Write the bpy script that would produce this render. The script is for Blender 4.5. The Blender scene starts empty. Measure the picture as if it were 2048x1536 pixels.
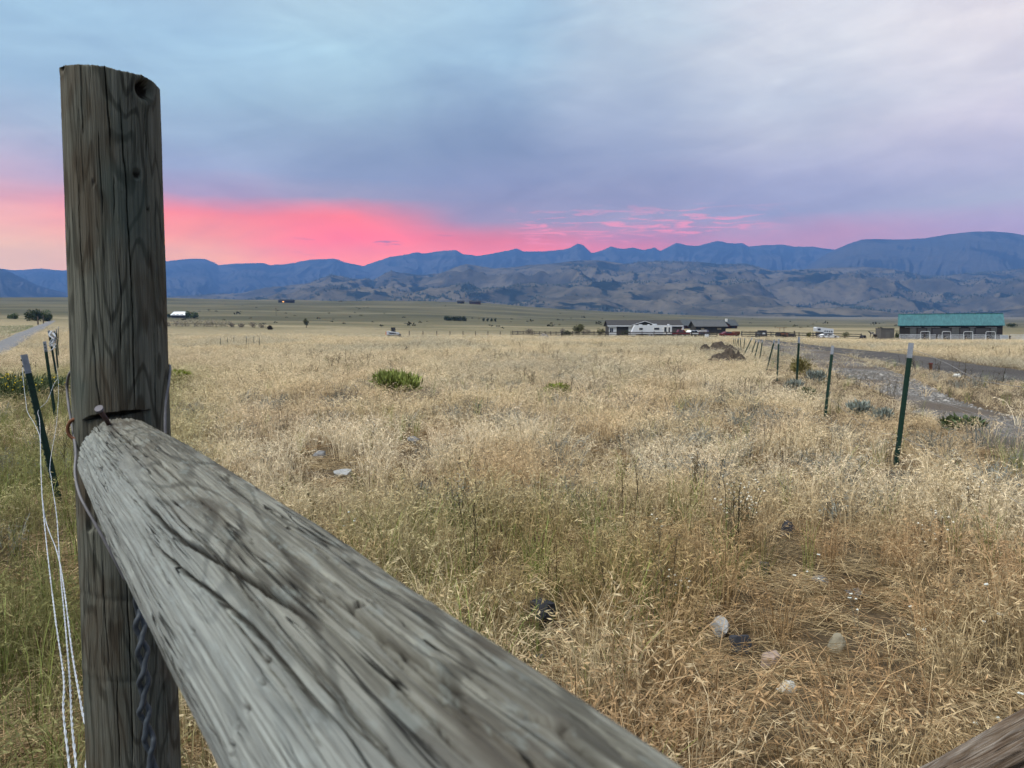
import bpy, bmesh, math, random
import numpy as np
from mathutils import Vector, Matrix, noise as mnoise

random.seed(7)
RNG = np.random.default_rng(11)
sc = bpy.context.scene
COL = sc.collection
PI = math.pi

# ------------------------------------------------------------------ camera
F, CX, CY, HZ, EYE = 1550.0, 1024.0, 768.0, 662.0, 1.5
PITCH = math.atan((CY - HZ) / F)
SP, CP = math.sin(PITCH), math.cos(PITCH)
cam_d = bpy.data.cameras.new('camera')
cam = bpy.data.objects.new('camera', cam_d)
COL.objects.link(cam)
cam.location = (0, 0, EYE)
cam.rotation_euler = (PI / 2 - PITCH, 0, 0)
cam_d.sensor_width = 36.0
cam_d.lens = 36.0 * F / 2048.0
cam_d.clip_start = 0.02
cam_d.clip_end = 60000
cam_d.dof.use_dof = True
cam_d.dof.focus_distance = 3.6
cam_d.dof.aperture_fstop = 17.0
sc.camera = cam

# ------------------------------------------------------------------ colour + exposure
sc.view_settings.view_transform = 'Standard'
sc.view_settings.look = 'None'
sc.view_settings.exposure = 1.9
sc.view_settings.gamma = 1.0
sc.view_settings.use_curve_mapping = False
cy = sc.cycles
cy.use_denoising = True
cy.max_bounces = 4
cy.diffuse_bounces = 2
cy.glossy_bounces = 2
cy.transmission_bounces = 3
cy.transparent_max_bounces = 4
cy.volume_bounces = 0
cy.sample_clamp_indirect = 4.0
cy.use_adaptive_sampling = True
cy.adaptive_threshold = 0.025
cy.denoising_prefilter = 'ACCURATE'

SUN_EL, SUN_AZ = math.radians(54), math.radians(-122)   # soft light of the bright overcast

def lin(c):
    return tuple((v / 255 / 12.92) if v / 255 <= 0.04045 else ((v / 255 + 0.055) / 1.055) ** 2.4 for v in c)

def tanel(py):
    dz = (CY - py) / F
    return (-SP + dz * CP) / (CP + dz * SP)

def ray(px, py):
    dx, dz = (px - CX) / F, (CY - py) / F
    return Vector((dx, CP + dz * SP, -SP + dz * CP))

def at(px, py, Y):
    r = ray(px, py)
    s = Y / r.y
    return Vector((r.x * s, Y, EYE + r.z * s))

# ------------------------------------------------------------------ node helpers
class NT:
    def __init__(s, nt):
        s.nt = nt
        nt.nodes.clear()
    def n(s, t, **kw):
        nd = s.nt.nodes.new(t)
        for k, v in kw.items():
            setattr(nd, k, v)
        return nd
    def l(s, a, b):
        s.nt.links.new(a, b)
    def put(s, sock, v):
        if isinstance(v, bpy.types.NodeSocket):
            s.l(v, sock)
        else:
            sock.default_value = v
    def math(s, op, a, b=0.0, c=0.0, clamp=False):
        nd = s.n('ShaderNodeMath', operation=op, use_clamp=clamp)
        s.put(nd.inputs[0], a); s.put(nd.inputs[1], b); s.put(nd.inputs[2], c)
        return nd.outputs[0]
    def vmath(s, op, a, b):
        nd = s.n('ShaderNodeVectorMath', operation=op)
        s.put(nd.inputs[0], a); s.put(nd.inputs[1], b)
        return nd.outputs[0]
    def mix(s, f, a, b, blend='MIX'):
        nd = s.n('ShaderNodeMix', data_type='RGBA', blend_type=blend)
        s.put(nd.inputs[0], f)
        for k, v in ((6, a), (7, b)):
            if not isinstance(v, bpy.types.NodeSocket) and len(v) == 3:
                v = (*v, 1)
            s.put(nd.inputs[k], v)
        return nd.outputs[2]
    def maprange(s, v, a, b, c=0.0, d=1.0, smooth=False):
        nd = s.n('ShaderNodeMapRange', interpolation_type='SMOOTHSTEP' if smooth else 'LINEAR')
        s.put(nd.inputs[0], v)
        for i, k in enumerate((a, b, c, d)):
            s.put(nd.inputs[i + 1], k)
        return nd.outputs[0]
    def noise(s, vec, scale, detail=4.0, rough=0.55, dist=0.0, color=False):
        nd = s.n('ShaderNodeTexNoise')
        if vec is not None:
            s.l(vec, nd.inputs['Vector'])
        nd.inputs['Scale'].default_value = scale
        nd.inputs['Detail'].default_value = detail
        nd.inputs['Roughness'].default_value = rough
        nd.inputs['Distortion'].default_value = dist
        return nd.outputs[1 if color else 0]
    def ramp(s, fac, stops, interp='LINEAR'):
        nd = s.n('ShaderNodeValToRGB')
        cr = nd.color_ramp
        cr.interpolation = interp
        while len(cr.elements) < len(stops):
            cr.elements.new(0.5)
        for e, (p, c) in zip(cr.elements, stops):
            e.position = p
            e.color = (*c, 1)
        s.put(nd.inputs[0], fac)
        return nd.outputs[0]
    def scale3(s, vec, sx, sy, sz):
        return s.vmath('MULTIPLY', vec, (sx, sy, sz))
    def comb(s, x, y, z):
        nd = s.n('ShaderNodeCombineXYZ')
        s.put(nd.inputs[0], x); s.put(nd.inputs[1], y); s.put(nd.inputs[2], z)
        return nd.outputs[0]
    def sep(s, v):
        nd = s.n('ShaderNodeSeparateXYZ')
        s.l(v, nd.inputs[0])
        return nd.outputs

# ------------------------------------------------------------------ world
def build_world():
    w = bpy.data.worlds.new('World')
    sc.world = w
    w.use_nodes = True
    T = NT(w.node_tree)
    tc = T.n('ShaderNodeTexCoord').outputs['Generated']
    x, y, z = T.sep(tc)
    hl = T.math('SQRT', T.math('ADD', T.math('MULTIPLY', x, x), T.math('MULTIPLY', y, y)))
    s0 = T.math('DIVIDE', x, T.math('MAXIMUM', hl, 0.001))
    # cloud warp, drawn out along the horizon
    cvec = T.comb(T.math('MULTIPLY', s0, 2.2), T.math('MULTIPLY', z, 9.0), y)
    wn = T.noise(cvec, 1.6, 5, 0.55, 0.3, color=True)
    wx, wy, wz = T.sep(wn)
    s = T.math('ADD', s0, T.math('MULTIPLY', T.math('SUBTRACT', wx, 0.5), 0.16))
    e = T.math('ADD', z, T.math('MULTIPLY', T.math('SUBTRACT', wy, 0.5), 0.032))
    rows = [0, 120, 220, 300, 360, 400, 440, 480, 520, 560]
    cols = {
        0: [(160,194,226),(166,200,231),(162,192,224),(174,188,217),(192,184,212),(204,178,204),(226,168,184),(242,180,180),(250,200,182),(250,205,188)],
        350: [(160,188,219),(164,198,230),(160,190,220),(158,180,213),(158,170,207),(182,160,196),(250,142,156),(252,160,160),(254,184,170),(250,180,175)],
        700: [(178,206,230),(170,203,230),(156,183,212),(146,165,200),(144,158,195),(158,156,190),(252,132,142),(255,128,136),(255,146,138),(252,150,146)],
        1000: [(165,196,226),(162,193,224),(146,168,203),(136,154,192),(140,150,190),(146,150,188),(160,150,186),(228,130,150),(255,138,142),(248,148,150)],
        1250: [(190,208,230),(188,205,228),(172,186,216),(156,168,204),(154,162,198),(156,160,196),(162,158,194),(190,140,180),(245,132,150),(235,140,158)],
        1550: [(212,214,232),(208,212,230),(195,203,226),(186,191,217),(174,178,212),(164,169,206),(162,166,203),(184,152,190),(202,150,182),(195,152,184)],
        2048: [(228,222,236),(227,221,234),(215,212,230),(203,199,224),(188,187,217),(176,178,210),(170,175,206),(174,164,204),(180,160,198),(175,160,195)],
    }
    E0, E1 = -0.02, 0.42
    ef = T.maprange(e, E0, E1)
    outc = None
    prev = None
    back = None
    for px, cs in cols.items():
        stops = []
        for py, c in zip(rows, cs):
            te = tanel(py)
            el = te / math.sqrt(1 + te * te)
            if py <= 300:
                lum = .3 * c[0] + .55 * c[1] + .15 * c[2]
                c = tuple(lum + (v - lum) * .96 for v in c)
            c = lin(c)
            k = HAZE_COMP(te)
            stops.append(((el - E0) / (E1 - E0), tuple(max(0.0, a * k - b * (k - 1)) for a, b in zip(c, HAZE_COL))))
        stops.reverse()
        r = T.ramp(ef, stops, 'EASE' if False else 'LINEAR')
        sp = math.sin(math.atan((px - CX) / F))
        if outc is None:
            outc = r
        else:
            outc = T.mix(T.maprange(s, prev, sp, 0, 1, True), outc, r)
        prev = sp
        if px == 1550:
            back = r
    # behind the viewer: the same deck without the glow
    bgrey = T.ramp(ef, [(0.05, lin((170, 178, 208))), (0.5, lin((178, 196, 222))), (1.0, lin((196, 210, 228)))])
    outc = T.mix(T.maprange(y, -0.35, 0.25, 1, 0, True), outc, bgrey)
    # overhead the deck goes on a little brighter
    zen = T.maprange(z, 0.3, 1.0, 1.0, 1.35, True)
    # soft light and dark in the deck
    n1 = T.noise(T.comb(T.math('ADD', T.math('MULTIPLY', s0, 3.0), T.math('MULTIPLY', z, 3.0)), T.math('MULTIPLY', z, 7.0), y), 1.5, 7, 0.6, 0.6)
    n1b = T.noise(T.comb(T.math('ADD', T.math('MULTIPLY', s0, 2.0), T.math('MULTIPLY', z, -4.0)), T.math('MULTIPLY', z, 5.5), y), 3.4, 6, 0.58, 0.9)
    md = T.math('MULTIPLY', T.maprange(n1, 0.32, 0.70, 0.90, 1.16), T.maprange(n1b, 0.32, 0.72, 0.94, 1.12))
    outc = T.mix(1.0, outc, T.comb(md, md, T.math('ADD', T.math('MULTIPLY', md, 0.8), 0.2)), 'MULTIPLY')
    # small glowing pink streaks low over the range
    n2 = T.noise(T.comb(T.math('ADD', T.math('MULTIPLY', s0, 14.0), T.math('MULTIPLY', z, 22.0)), T.math('MULTIPLY', z, 120.0), y), 1.3, 6, 0.62, 1.0)
    band = T.math('MULTIPLY', T.maprange(z, 0.10, 0.115, 0, 1, True), T.maprange(z, 0.125, 0.165, 1, 0, True))
    band = T.math('MULTIPLY', band, T.math('MULTIPLY', T.maprange(s0, -0.02, 0.03, 0, 1, True), T.maprange(s0, 0.24, 0.36, 1, 0, True)))
    st = T.math('MULTIPLY', T.maprange(n2, 0.50, 0.64, 0, 1, True), band)
    outc = T.mix(T.math('MULTIPLY', st, 0.6), outc, (3.3, 0.62, 0.62))
    # dark cloud scraps low in the glow
    n3 = T.noise(T.comb(T.math('MULTIPLY', s0, 16.0), T.math('MULTIPLY', z, 130.0), y), 1.0, 4, 0.55, 0.5)
    band2 = T.math('MULTIPLY', T.maprange(z, 0.088, 0.098, 0, 1, True), T.maprange(z, 0.112, 0.128, 1, 0, True))
    band2 = T.math('MULTIPLY', band2, T.math('MULTIPLY', T.maprange(s0, -0.3, -0.2, 0, 1, True), T.maprange(s0, 0.2, 0.3, 1, 0, True)))
    d3 = T.math('MULTIPLY', T.maprange(n3, 0.63, 0.72, 0, 1, True), band2)
    outc = T.mix(T.math('MULTIPLY', d3, 0.7), outc, lin((150, 125, 165)))
    bg = T.n('ShaderNodeBackground')
    T.l(T.mix(1.0, outc, T.comb(T.math('MULTIPLY', zen, .955), T.math('MULTIPLY', zen, .955), T.math('MULTIPLY', zen, .90)), 'MULTIPLY'), bg.inputs[0])
    bg.inputs[1].default_value = SKY_K
    # clear sky that filters through the deck
    nish = T.n('ShaderNodeTexSky', sky_type='NISHITA')
    nish.sun_disc = False
    nish.sun_elevation = SUN_EL
    nish.sun_rotation = SUN_AZ
    bg2 = T.n('ShaderNodeBackground')
    T.l(nish.outputs[0], bg2.inputs[0])
    bg2.inputs[1].default_value = 0.05
    mx = T.n('ShaderNodeMixShader')
    mx.inputs[0].default_value = 0.03
    T.l(bg.outputs[0], mx.inputs[1])
    T.l(bg2.outputs[0], mx.inputs[2])
    out = T.n('ShaderNodeOutputWorld')
    T.l(mx.outputs[0], out.inputs[0])

HAZE_D = 1.15e-4
HAZE_COL = (0.11, 0.21, 0.47)         # what the air itself adds near the horizon (display values)
def HAZE_COMP(te):
    # the sky is seen through the hazy air: longer path near the horizon
    if te < 0.1:
        dist = 12600
    else:
        dist = min(12600, 1290 / te)
    return math.exp(HAZE_D * dist)
SKY_K = 0.268
build_world()

sun_d = bpy.data.lights.new('sun', 'SUN')
sun_d.energy = 1.5
sun_d.angle = math.radians(32)
sun_d.color = (1.0, 0.95, 0.88)
sun = bpy.data.objects.new('sun', sun_d)
COL.objects.link(sun)
sdir = Vector((math.sin(SUN_AZ) * math.cos(SUN_EL), math.cos(SUN_AZ) * math.cos(SUN_EL), math.sin(SUN_EL)))
sun.rotation_euler = (-sdir).to_track_quat('-Z', 'Y').to_euler()
sun.location = (0, 0, 30)

# ------------------------------------------------------------------ numpy noise
def _hash(ix, iy, seed):
    n = (ix.astype(np.int64) * 374761393 + iy.astype(np.int64) * 668265263 + seed * 974634777) & 0xffffffff
    n = ((n ^ (n >> 13)) * 1274126177) & 0xffffffff
    n = n ^ (n >> 16)
    return (n & 0xffffff) / float(0xffffff)

def vn(x, y, seed=0):
    x = np.asarray(x, float); y = np.asarray(y, float)
    x, y = np.broadcast_arrays(x, y)
    ix, iy = np.floor(x), np.floor(y)
    fx, fy = x - ix, y - iy
    fx = fx * fx * fx * (fx * (fx * 6 - 15) + 10); fy = fy * fy * fy * (fy * (fy * 6 - 15) + 10)
    a, b = _hash(ix, iy, seed), _hash(ix + 1, iy, seed)
    c, d = _hash(ix, iy + 1, seed), _hash(ix + 1, iy + 1, seed)
    return (a + (b - a) * fx) * (1 - fy) + (c + (d - c) * fx) * fy

def fbm(x, y, seed=0, octv=4, gain=0.5):
    s, a, t = 0.0, 1.0, 0.0
    for o in range(octv):
        s = s + a * vn(x * 2 ** o + 13.7 * o, y * 2 ** o - 7.1 * o, seed + o)
        t += a
        a *= gain
    return s / t

def sstep(a, b, x):
    t = np.clip((x - a) / (b - a), 0, 1)
    return t * t * (3 - 2 * t)

# ------------------------------------------------------------------ terrain height
TPX = [-500, 0, 130, 330, 600, 900, 1200, 1500, 1800, 2048, 2600]
TR = [100, 160, 200, 250, 330, 500, 700, 1000, 1300, 1800, 2600]
TY = [
    [676, 655, 646, 641, 636, 630, 618, 606, 595, 598, 600],
    [676, 657, 647, 641, 636, 630, 618, 606, 594, 598, 600],
    [678, 662, 652, 646, 638, 630, 618, 606, 594, 598, 600],
    [685, 674, 667, 660, 649, 638, 624, 608, 597, 600, 602],
    [685, 675, 669, 663, 652, 640, 624, 609, 599, 602, 604],
    [685, 676, 672, 667, 657, 645, 630, 614, 602, 606, 608],
    [685, 676, 674, 670, 659, 651, 643, 633, 626, 627, 628],
    [685, 677, 675, 671, 656, 653, 648, 643, 638, 636, 633],
    [687, 684, 682, 672, 659, 653, 650, 646, 643, 640, 634],
    [687, 684, 683, 673, 659, 653, 651, 647, 643, 640, 634],
    [687, 684, 683, 673, 659, 653, 651, 647, 643, 640, 634],
]
_u = np.array([(p - CX) / F for p in TPX])
_lr = np.log(np.array([1, 60] + TR + [3600.0]))
_z = []
for rowy in TY:
    zz = [0, 0] + [EYE + tanel(yy) * r for yy, r in zip(rowy, TR)]
    zz.append(zz[-1] + 4)
    _z.append(zz)
_z = np.array(_z)
NU, NR = 260, 420
UG = np.linspace(_u[0], _u[-1], NU)
LG = np.linspace(0, math.log(3600), NR)
_t1 = np.array([np.interp(LG, _lr, row) for row in _z])
TAB = np.array([np.interp(UG, _u, _t1[:, k]) for k in range(NR)]).T
def _blur(a, n, ax):
    k = np.hanning(2 * n + 3)[1:-1]; k /= k.sum()
    pad = [(0, 0), (0, 0)]; pad[ax] = (n, n)
    b = np.pad(a, pad, mode='edge')
    return np.apply_along_axis(lambda v: np.convolve(v, k, 'valid'), ax, b)
TAB = _blur(_blur(TAB, 9, 1), 10, 0)
TAB[:, LG < math.log(45)] = 0

def H(x, y):
    x = np.asarray(x, float); y = np.asarray(y, float)
    az = np.arctan2(x, y)
    azc = np.clip(az, -0.75, 0.75)
    R = np.hypot(x, y) * np.cos(azc)
    u = np.tan(azc)
    fi = np.clip((u - UG[0]) / (UG[1] - UG[0]), 0, NU - 1.001)
    fj = np.clip(np.log(np.maximum(R, 1.0)) / (LG[1] - LG[0]), 0, NR - 1.001)
    i, j = fi.astype(int), fj.astype(int)
    a, b = fi - i, fj - j
    z = (TAB[i, j] * (1 - a) + TAB[i + 1, j] * a) * (1 - b) + (TAB[i, j + 1] * (1 - a) + TAB[i + 1, j + 1] * a) * b
    z = z * (1 - sstep(1.0, 2.2, np.abs(az)))
    amp = sstep(260, 600, R) * np.clip(R / 1000.0, 0, 1.2) * 7.0 * sstep(3400, 2200, R)
    z = z + amp * (fbm(x / 190.0, y / 260.0, 5, 4) - 0.5)
    z = z + 0.05 * (fbm(x * 0.9, y * 0.9, 3, 3) - 0.5) * (1 - sstep(7, 11, R))
    return z

def Hs(x, y):
    return float(H(np.array([x]), np.array([y]))[0])

def gp(px, Y, sink=0.0):
    x = at(px, 672, Y).x
    return Vector((x, Y, Hs(x, Y) - sink))

def gnd(px, py):
    r = ray(px, py)
    Ys = np.exp(np.linspace(math.log(1.0), math.log(3000), 1500))
    xs = r.x / r.y * Ys
    zs = EYE + r.z / r.y * Ys
    d = zs - H(xs, Ys)
    k = np.argmax(d < 0)
    if d[k] >= 0:
        k = len(Ys) - 1
    a, b = Ys[max(k - 1, 0)], Ys[k]
    for _ in range(18):
        m = 0.5 * (a + b)
        if EYE + r.z / r.y * m - Hs(r.x / r.y * m, m) > 0:
            a = m
        else:
            b = m
    return Vector((r.x / r.y * b, b, Hs(r.x / r.y * b, b)))

# ------------------------------------------------------------------ object helpers
def tag(o, label=None, cat=None, group=None, kind=None):
    if label: o['label'] = label
    if cat: o['category'] = cat
    if group: o['group'] = group
    if kind: o['kind'] = kind
    return o

def obj(name, me, m=None, parent=None):
    o = bpy.data.objects.new(name, me)
    COL.objects.link(o)
    if m is not None and me is not None and len(me.materials) == 0:
        me.materials.append(m)
    if parent is not None:
        o.parent = parent
    return o

def empty(name, loc=(0, 0, 0), rz=0.0, label=None, cat=None, group=None):
    o = bpy.data.objects.new(name, None)
    COL.objects.link(o)
    o.empty_display_size = 0.1
    o.location = loc
    o.rotation_euler = (0, 0, rz)
    return tag(o, label, cat, group)

def copy_tree(o, parent=None):
    c = o.copy()
    COL.objects.link(c)
    c.parent = parent
    for ch in o.children:
        copy_tree(ch, c)
    return c

def npmesh(name, v, f, smooth=False):
    me = bpy.data.meshes.new(name)
    v = np.asarray(v, np.float32)
    f = np.asarray(f, np.int32)
    me.vertices.add(len(v)); me.vertices.foreach_set('co', v.ravel())
    k = f.shape[1]
    me.loops.add(f.size); me.loops.foreach_set('vertex_index', f.ravel())
    me.polygons.add(len(f))
    me.polygons.foreach_set('loop_start', np.arange(0, f.size, k, dtype=np.int32))
    me.polygons.foreach_set('loop_total', np.full(len(f), k, np.int32))
    if smooth:
        me.polygons.foreach_set('use_smooth', np.ones(len(f), bool))
    me.update(calc_edges=True)
    me.validate()
    return me

def grid_faces(nr, nc, wrap=False):
    i = np.arange(nr - 1)[:, None]
    j = np.arange(nc if wrap else nc - 1)[None, :]
    jn = (j + 1) % nc
    a = i * nc + j; b = i * nc + jn; c = (i + 1) * nc + jn; d = (i + 1) * nc + j
    return np.stack([a, b, c, d], -1).reshape(-1, 4)

class MB:
    """collects shapes for one mesh"""
    def __init__(s):
        s.v = []; s.f = []
    def add(s, vs, fs):
        o = len(s.v)
        s.v += [tuple(p) for p in vs]
        s.f += [tuple(i + o for i in q) for q in fs]
        return s
    def box(s, x0, x1, y0, y1, z0, z1, M=None):
        vs = [Vector((x, y, z)) for z in (z0, z1) for y in (y0, y1) for x in (x0, x1)]
        if M is not None:
            vs = [M @ p for p in vs]
        return s.add(vs, [(0, 2, 3, 1), (4, 5, 7, 6), (0, 1, 5, 4), (2, 6, 7, 3), (0, 4, 6, 2), (1, 3, 7, 5)])
    def cbox(s, x0, x1, y0, y1, z0, z1, b):
        # box with chamfered vertical + top edges
        pts = [(x0 + b, y0), (x1 - b, y0), (x1, y0 + b), (x1, y1 - b), (x1 - b, y1), (x0 + b, y1), (x0, y1 - b), (x0, y0 + b)]
        cx, cyy = (x0 + x1) / 2, (y0 + y1) / 2
        vs = [(x, y, z0) for x, y in pts] + [(x, y, z1 - b) for x, y in pts]
        vs += [(x + (b if x < cx else -b) * 0.8, y + (b if y < cyy else -b) * 0.8, z1) for x, y in pts]
        fs = [tuple(range(7, -1, -1)), tuple(range(16, 24))]
        for k in range(2):
            for i in range(8):
                j = (i + 1) % 8
                fs.append((k * 8 + i, k * 8 + j, k * 8 + 8 + j, k * 8 + 8 + i))
        return s.add(vs, fs)
    def bar(s, a, b, w, h=None, up=Vector((0, 0, 1))):
        a, b = Vector(a), Vector(b)
        h = h or w
        d = (b - a).normalized()
        if abs(d.dot(up)) > 0.97:
            up = Vector((0, 1, 0))
        r = d.cross(up).normalized(); u = r.cross(d).normalized()
        vs = [p + r * (i * w / 2) + u * (j * h / 2) for p in (a, b) for i, j in ((-1, -1), (1, -1), (1, 1), (-1, 1))]
        return s.add(vs, [(3, 2, 1, 0), (4, 5, 6, 7), (0, 1, 5, 4), (1, 2, 6, 5), (2, 3, 7, 6), (3, 0, 4, 7)])
    def tube(s, pts, r, seg=6, caps=True, r1=None):
        pts = [Vector(p) for p in pts]
        n = len(pts)
        o = len(s.v)
        ref = Vector((0.31, 0.22, 0.93)).normalized()
        u = None
        for i, p in enumerate(pts):
            t = (pts[min(i + 1, n - 1)] - pts[max(i - 1, 0)]).normalized()
            if u is None:
                u = t.cross(ref)
                if u.length < 0.1:
                    u = t.cross(Vector((1, 0, 0)))
            u = (u - t * u.dot(t)).normalized()
            w = t.cross(u)
            rr = r if r1 is None else r + (r1 - r) * i / (n - 1)
            for k in range(seg):
                a = 2 * PI * k / seg
                s.v.append(tuple(p + u * (rr * math.cos(a)) + w * (rr * math.sin(a))))
        for i in range(n - 1):
            for k in range(seg):
                k2 = (k + 1) % seg
                s.f.append((o + i * seg + k, o + i * seg + k2, o + (i + 1) * seg + k2, o + (i + 1) * seg + k))
        if caps:
            s.f.append(tuple(o + k for k in range(seg - 1, -1, -1)))
            s.f.append(tuple(o + (n - 1) * seg + k for k in range(seg)))
        return s
    def cyl(s, a, b, r, seg=10, r1=None):
        return s.tube([a, b], r, seg, True, r1)
    def prism(s, poly, y0, y1, inset=0.0):
        # poly in (x,z), extruded along y; inset narrows the upper part (tumblehome)
        zmx = max(p[1] for p in poly); zmn = min(p[1] for p in poly)
        n = len(poly)
        vs = []
        for y, sg in ((y0, 1), (y1, -1)):
            for x, z in poly:
                k = max(0, (z - zmn) / (zmx - zmn) - 0.5) * 2
                vs.append((x, y + sg * inset * k, z))
        fs = [tuple(range(n)), tuple(range(2 * n - 1, n - 1, -1))]
        for i in range(n):
            j = (i + 1) % n
            fs.append((j, i, n + i, n + j))
        return s.add(vs, fs)
    def mesh(s, name, smooth=False):
        me = bpy.data.meshes.new(name)
        me.from_pydata(s.v, [], s.f)
        if smooth:
            for p in me.polygons:
                p.use_smooth = True
        bm = bmesh.new(); bm.from_mesh(me)
        bmesh.ops.recalc_face_normals(bm, faces=bm.faces)
        bm.to_mesh(me); bm.free()
        me.update()
        return me
    def build(s, name, m, parent=None, smooth=False):
        return obj(name, s.mesh(name, smooth), m, parent)

# ------------------------------------------------------------------ materials
MATS = {}
def mat(name, col, rough=0.85, var=0.25, scale=6.0, bump=0.0, metal=0.0, col2=None, stretch=(1, 1, 1), emit=None, coords='Object'):
    if name in MATS:
        return MATS[name]
    m = bpy.data.materials.new(name)
    m.use_nodes = True
    T = NT(m.node_tree)
    p = T.n('ShaderNodeBsdfPrincipled')
    co = T.n('ShaderNodeTexCoord').outputs['Object'] if coords == 'Object' else T.n('ShaderNodeNewGeometry').outputs['Position']
    v = T.scale3(co, *stretch)
    n = T.noise(v, scale, 5, 0.6)
    a = tuple(c * (1 - var) for c in col)
    b = col2 or tuple(min(1, c * (1 + var)) for c in col)
    T.l(T.ramp(n, [(0.3, a), (0.7, b)]), p.inputs['Base Color'])
    p.inputs['Roughness'].default_value = rough
    p.inputs['Metallic'].default_value = metal
    p.inputs['Specular IOR Level'].default_value = 0.3
    if bump:
        b_ = T.n('ShaderNodeBump')
        b_.inputs['Strength'].default_value = 1.0
        b_.inputs['Distance'].default_value = bump
        T.l(n, b_.inputs['Height'])
        T.l(b_.outputs[0], p.inputs['Normal'])
    if emit:
        p.inputs['Emission Color'].default_value = (*emit[:3], 1)
        p.inputs['Emission Strength'].default_value = emit[3]
    o = T.n('ShaderNodeOutputMaterial')
    T.l(p.outputs[0], o.inputs[0])
    MATS[name] = m
    return m

def grass_mat(name, trans=0.3, base=None):
    """colour comes with each tuft (attribute tint) and varies from blade to blade (attribute hv)"""
    m = bpy.data.materials.new(name)
    m.use_nodes = True
    T = NT(m.node_tree)
    hv = T.n('ShaderNodeAttribute', attribute_name='hv').outputs['Fac']
    if base is None:
        ti = T.n('ShaderNodeAttribute', attribute_name='tint', attribute_type='INSTANCER').outputs['Vector']
    else:
        ti = T.n('ShaderNodeCombineXYZ')
        for i in range(3): ti.inputs[i].default_value = base[i]
        ti = ti.outputs[0]
    k = T.maprange(hv, 0, 1, 0.36, 1.5)
    c = T.vmath('MULTIPLY', ti, T.comb(k, T.math('POWER', k, 1.05), T.math('POWER', k, 1.15)))
    d = T.n('ShaderNodeBsdfDiffuse'); T.l(c, d.inputs[0])
    t = T.n('ShaderNodeBsdfTranslucent'); T.l(c, t.inputs[0])
    mx = T.n('ShaderNodeMixShader'); mx.inputs[0].default_value = trans
    T.l(d.outputs[0], mx.inputs[1]); T.l(t.outputs[0], mx.inputs[2])
    o = T.n('ShaderNodeOutputMaterial'); T.l(mx.outputs[0], o.inputs[0])
    return m

def ground_mat():
    m = bpy.data.materials.new('dry_ground')
    m.use_nodes = True
    T = NT(m.node_tree)
    pos = T.n('ShaderNodeNewGeometry').outputs['Position']
    x, y, z = T.sep(pos)
    p2 = T.comb(x, y, 0.0)
    fine = T.noise(p2, 14.0, 6, 0.7)
    mid = T.noise(p2, 0.35, 5, 0.6)
    big = T.noise(T.comb(T.math('MULTIPLY', x, 0.6), y, 0.0), 0.011, 6, 0.62, 0.4)
    big2 = T.noise(p2, 0.0042, 5, 0.6, 0.3)
    # soil and thatch close by
    near = T.ramp(fine, [(0.3, (0.030, 0.022, 0.014)), (0.5, (0.075, 0.055, 0.033)), (0.72, (0.17, 0.125, 0.072))])
    # stubble and pasture farther off: straw and grey-green bands
    straw = T.ramp(mid, [(0.3, (0.17, 0.143, 0.085)), (0.7, (0.29, 0.245, 0.15))])
    sage = T.ramp(mid, [(0.3, (0.09, 0.083, 0.046)), (0.7, (0.155, 0.138, 0.080))])
    far = T.mix(T.maprange(big, 0.42, 0.56, 0, 1, True), straw, sage)
    bench = T.mix(T.maprange(big, 0.38, 0.64, 0, 1, True), (0.085, 0.079, 0.044), (0.054, 0.054, 0.030))
    bench = T.mix(T.maprange(big2, 0.5, 0.62, 0, 0.7, True), bench, (0.125, 0.11, 0.062))
    # faint contour tracks on the bench
    tr = T.noise(T.comb(T.math('MULTIPLY', x, 0.0013), T.math('MULTIPLY', y, 0.022), 0.0), 1.0, 3, 0.5, 0.2)
    bench = T.mix(T.maprange(tr, 0.58, 0.63, 0, 0.55, True), bench, (0.16, 0.145, 0.09))
    c = T.mix(T.maprange(y, 25, 70, 0, 1, True), near, straw)
    c = T.mix(T.maprange(y, 200, 330, 0, 1, True), c, far)
    c = T.mix(T.maprange(y, 320, 480, 0, 1, True), c, bench)
    # the valley bottom beyond is pale again
    c = T.mix(T.maprange(T.math('ADD', y, T.math('MULTIPLY', big, 900.0)), 1750, 2300, 0, 0.8, True), c, (0.13, 0.117, 0.085))
    pr = T.n('ShaderNodeBsdfPrincipled')
    T.l(c, pr.inputs['Base Color'])
    pr.inputs['Roughness'].default_value = 0.95
    pr.inputs['Specular IOR Level'].default_value = 0.1
    bu = T.n('ShaderNodeBump'); bu.inputs['Distance'].default_value = 0.03; bu.inputs['Strength'].default_value = 0.8
    T.l(fine, bu.inputs['Height']); T.l(bu.outputs[0], pr.inputs['Normal'])
    o = T.n('ShaderNodeOutputMaterial'); T.l(pr.outputs[0], o.inputs[0])
    return m

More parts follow.
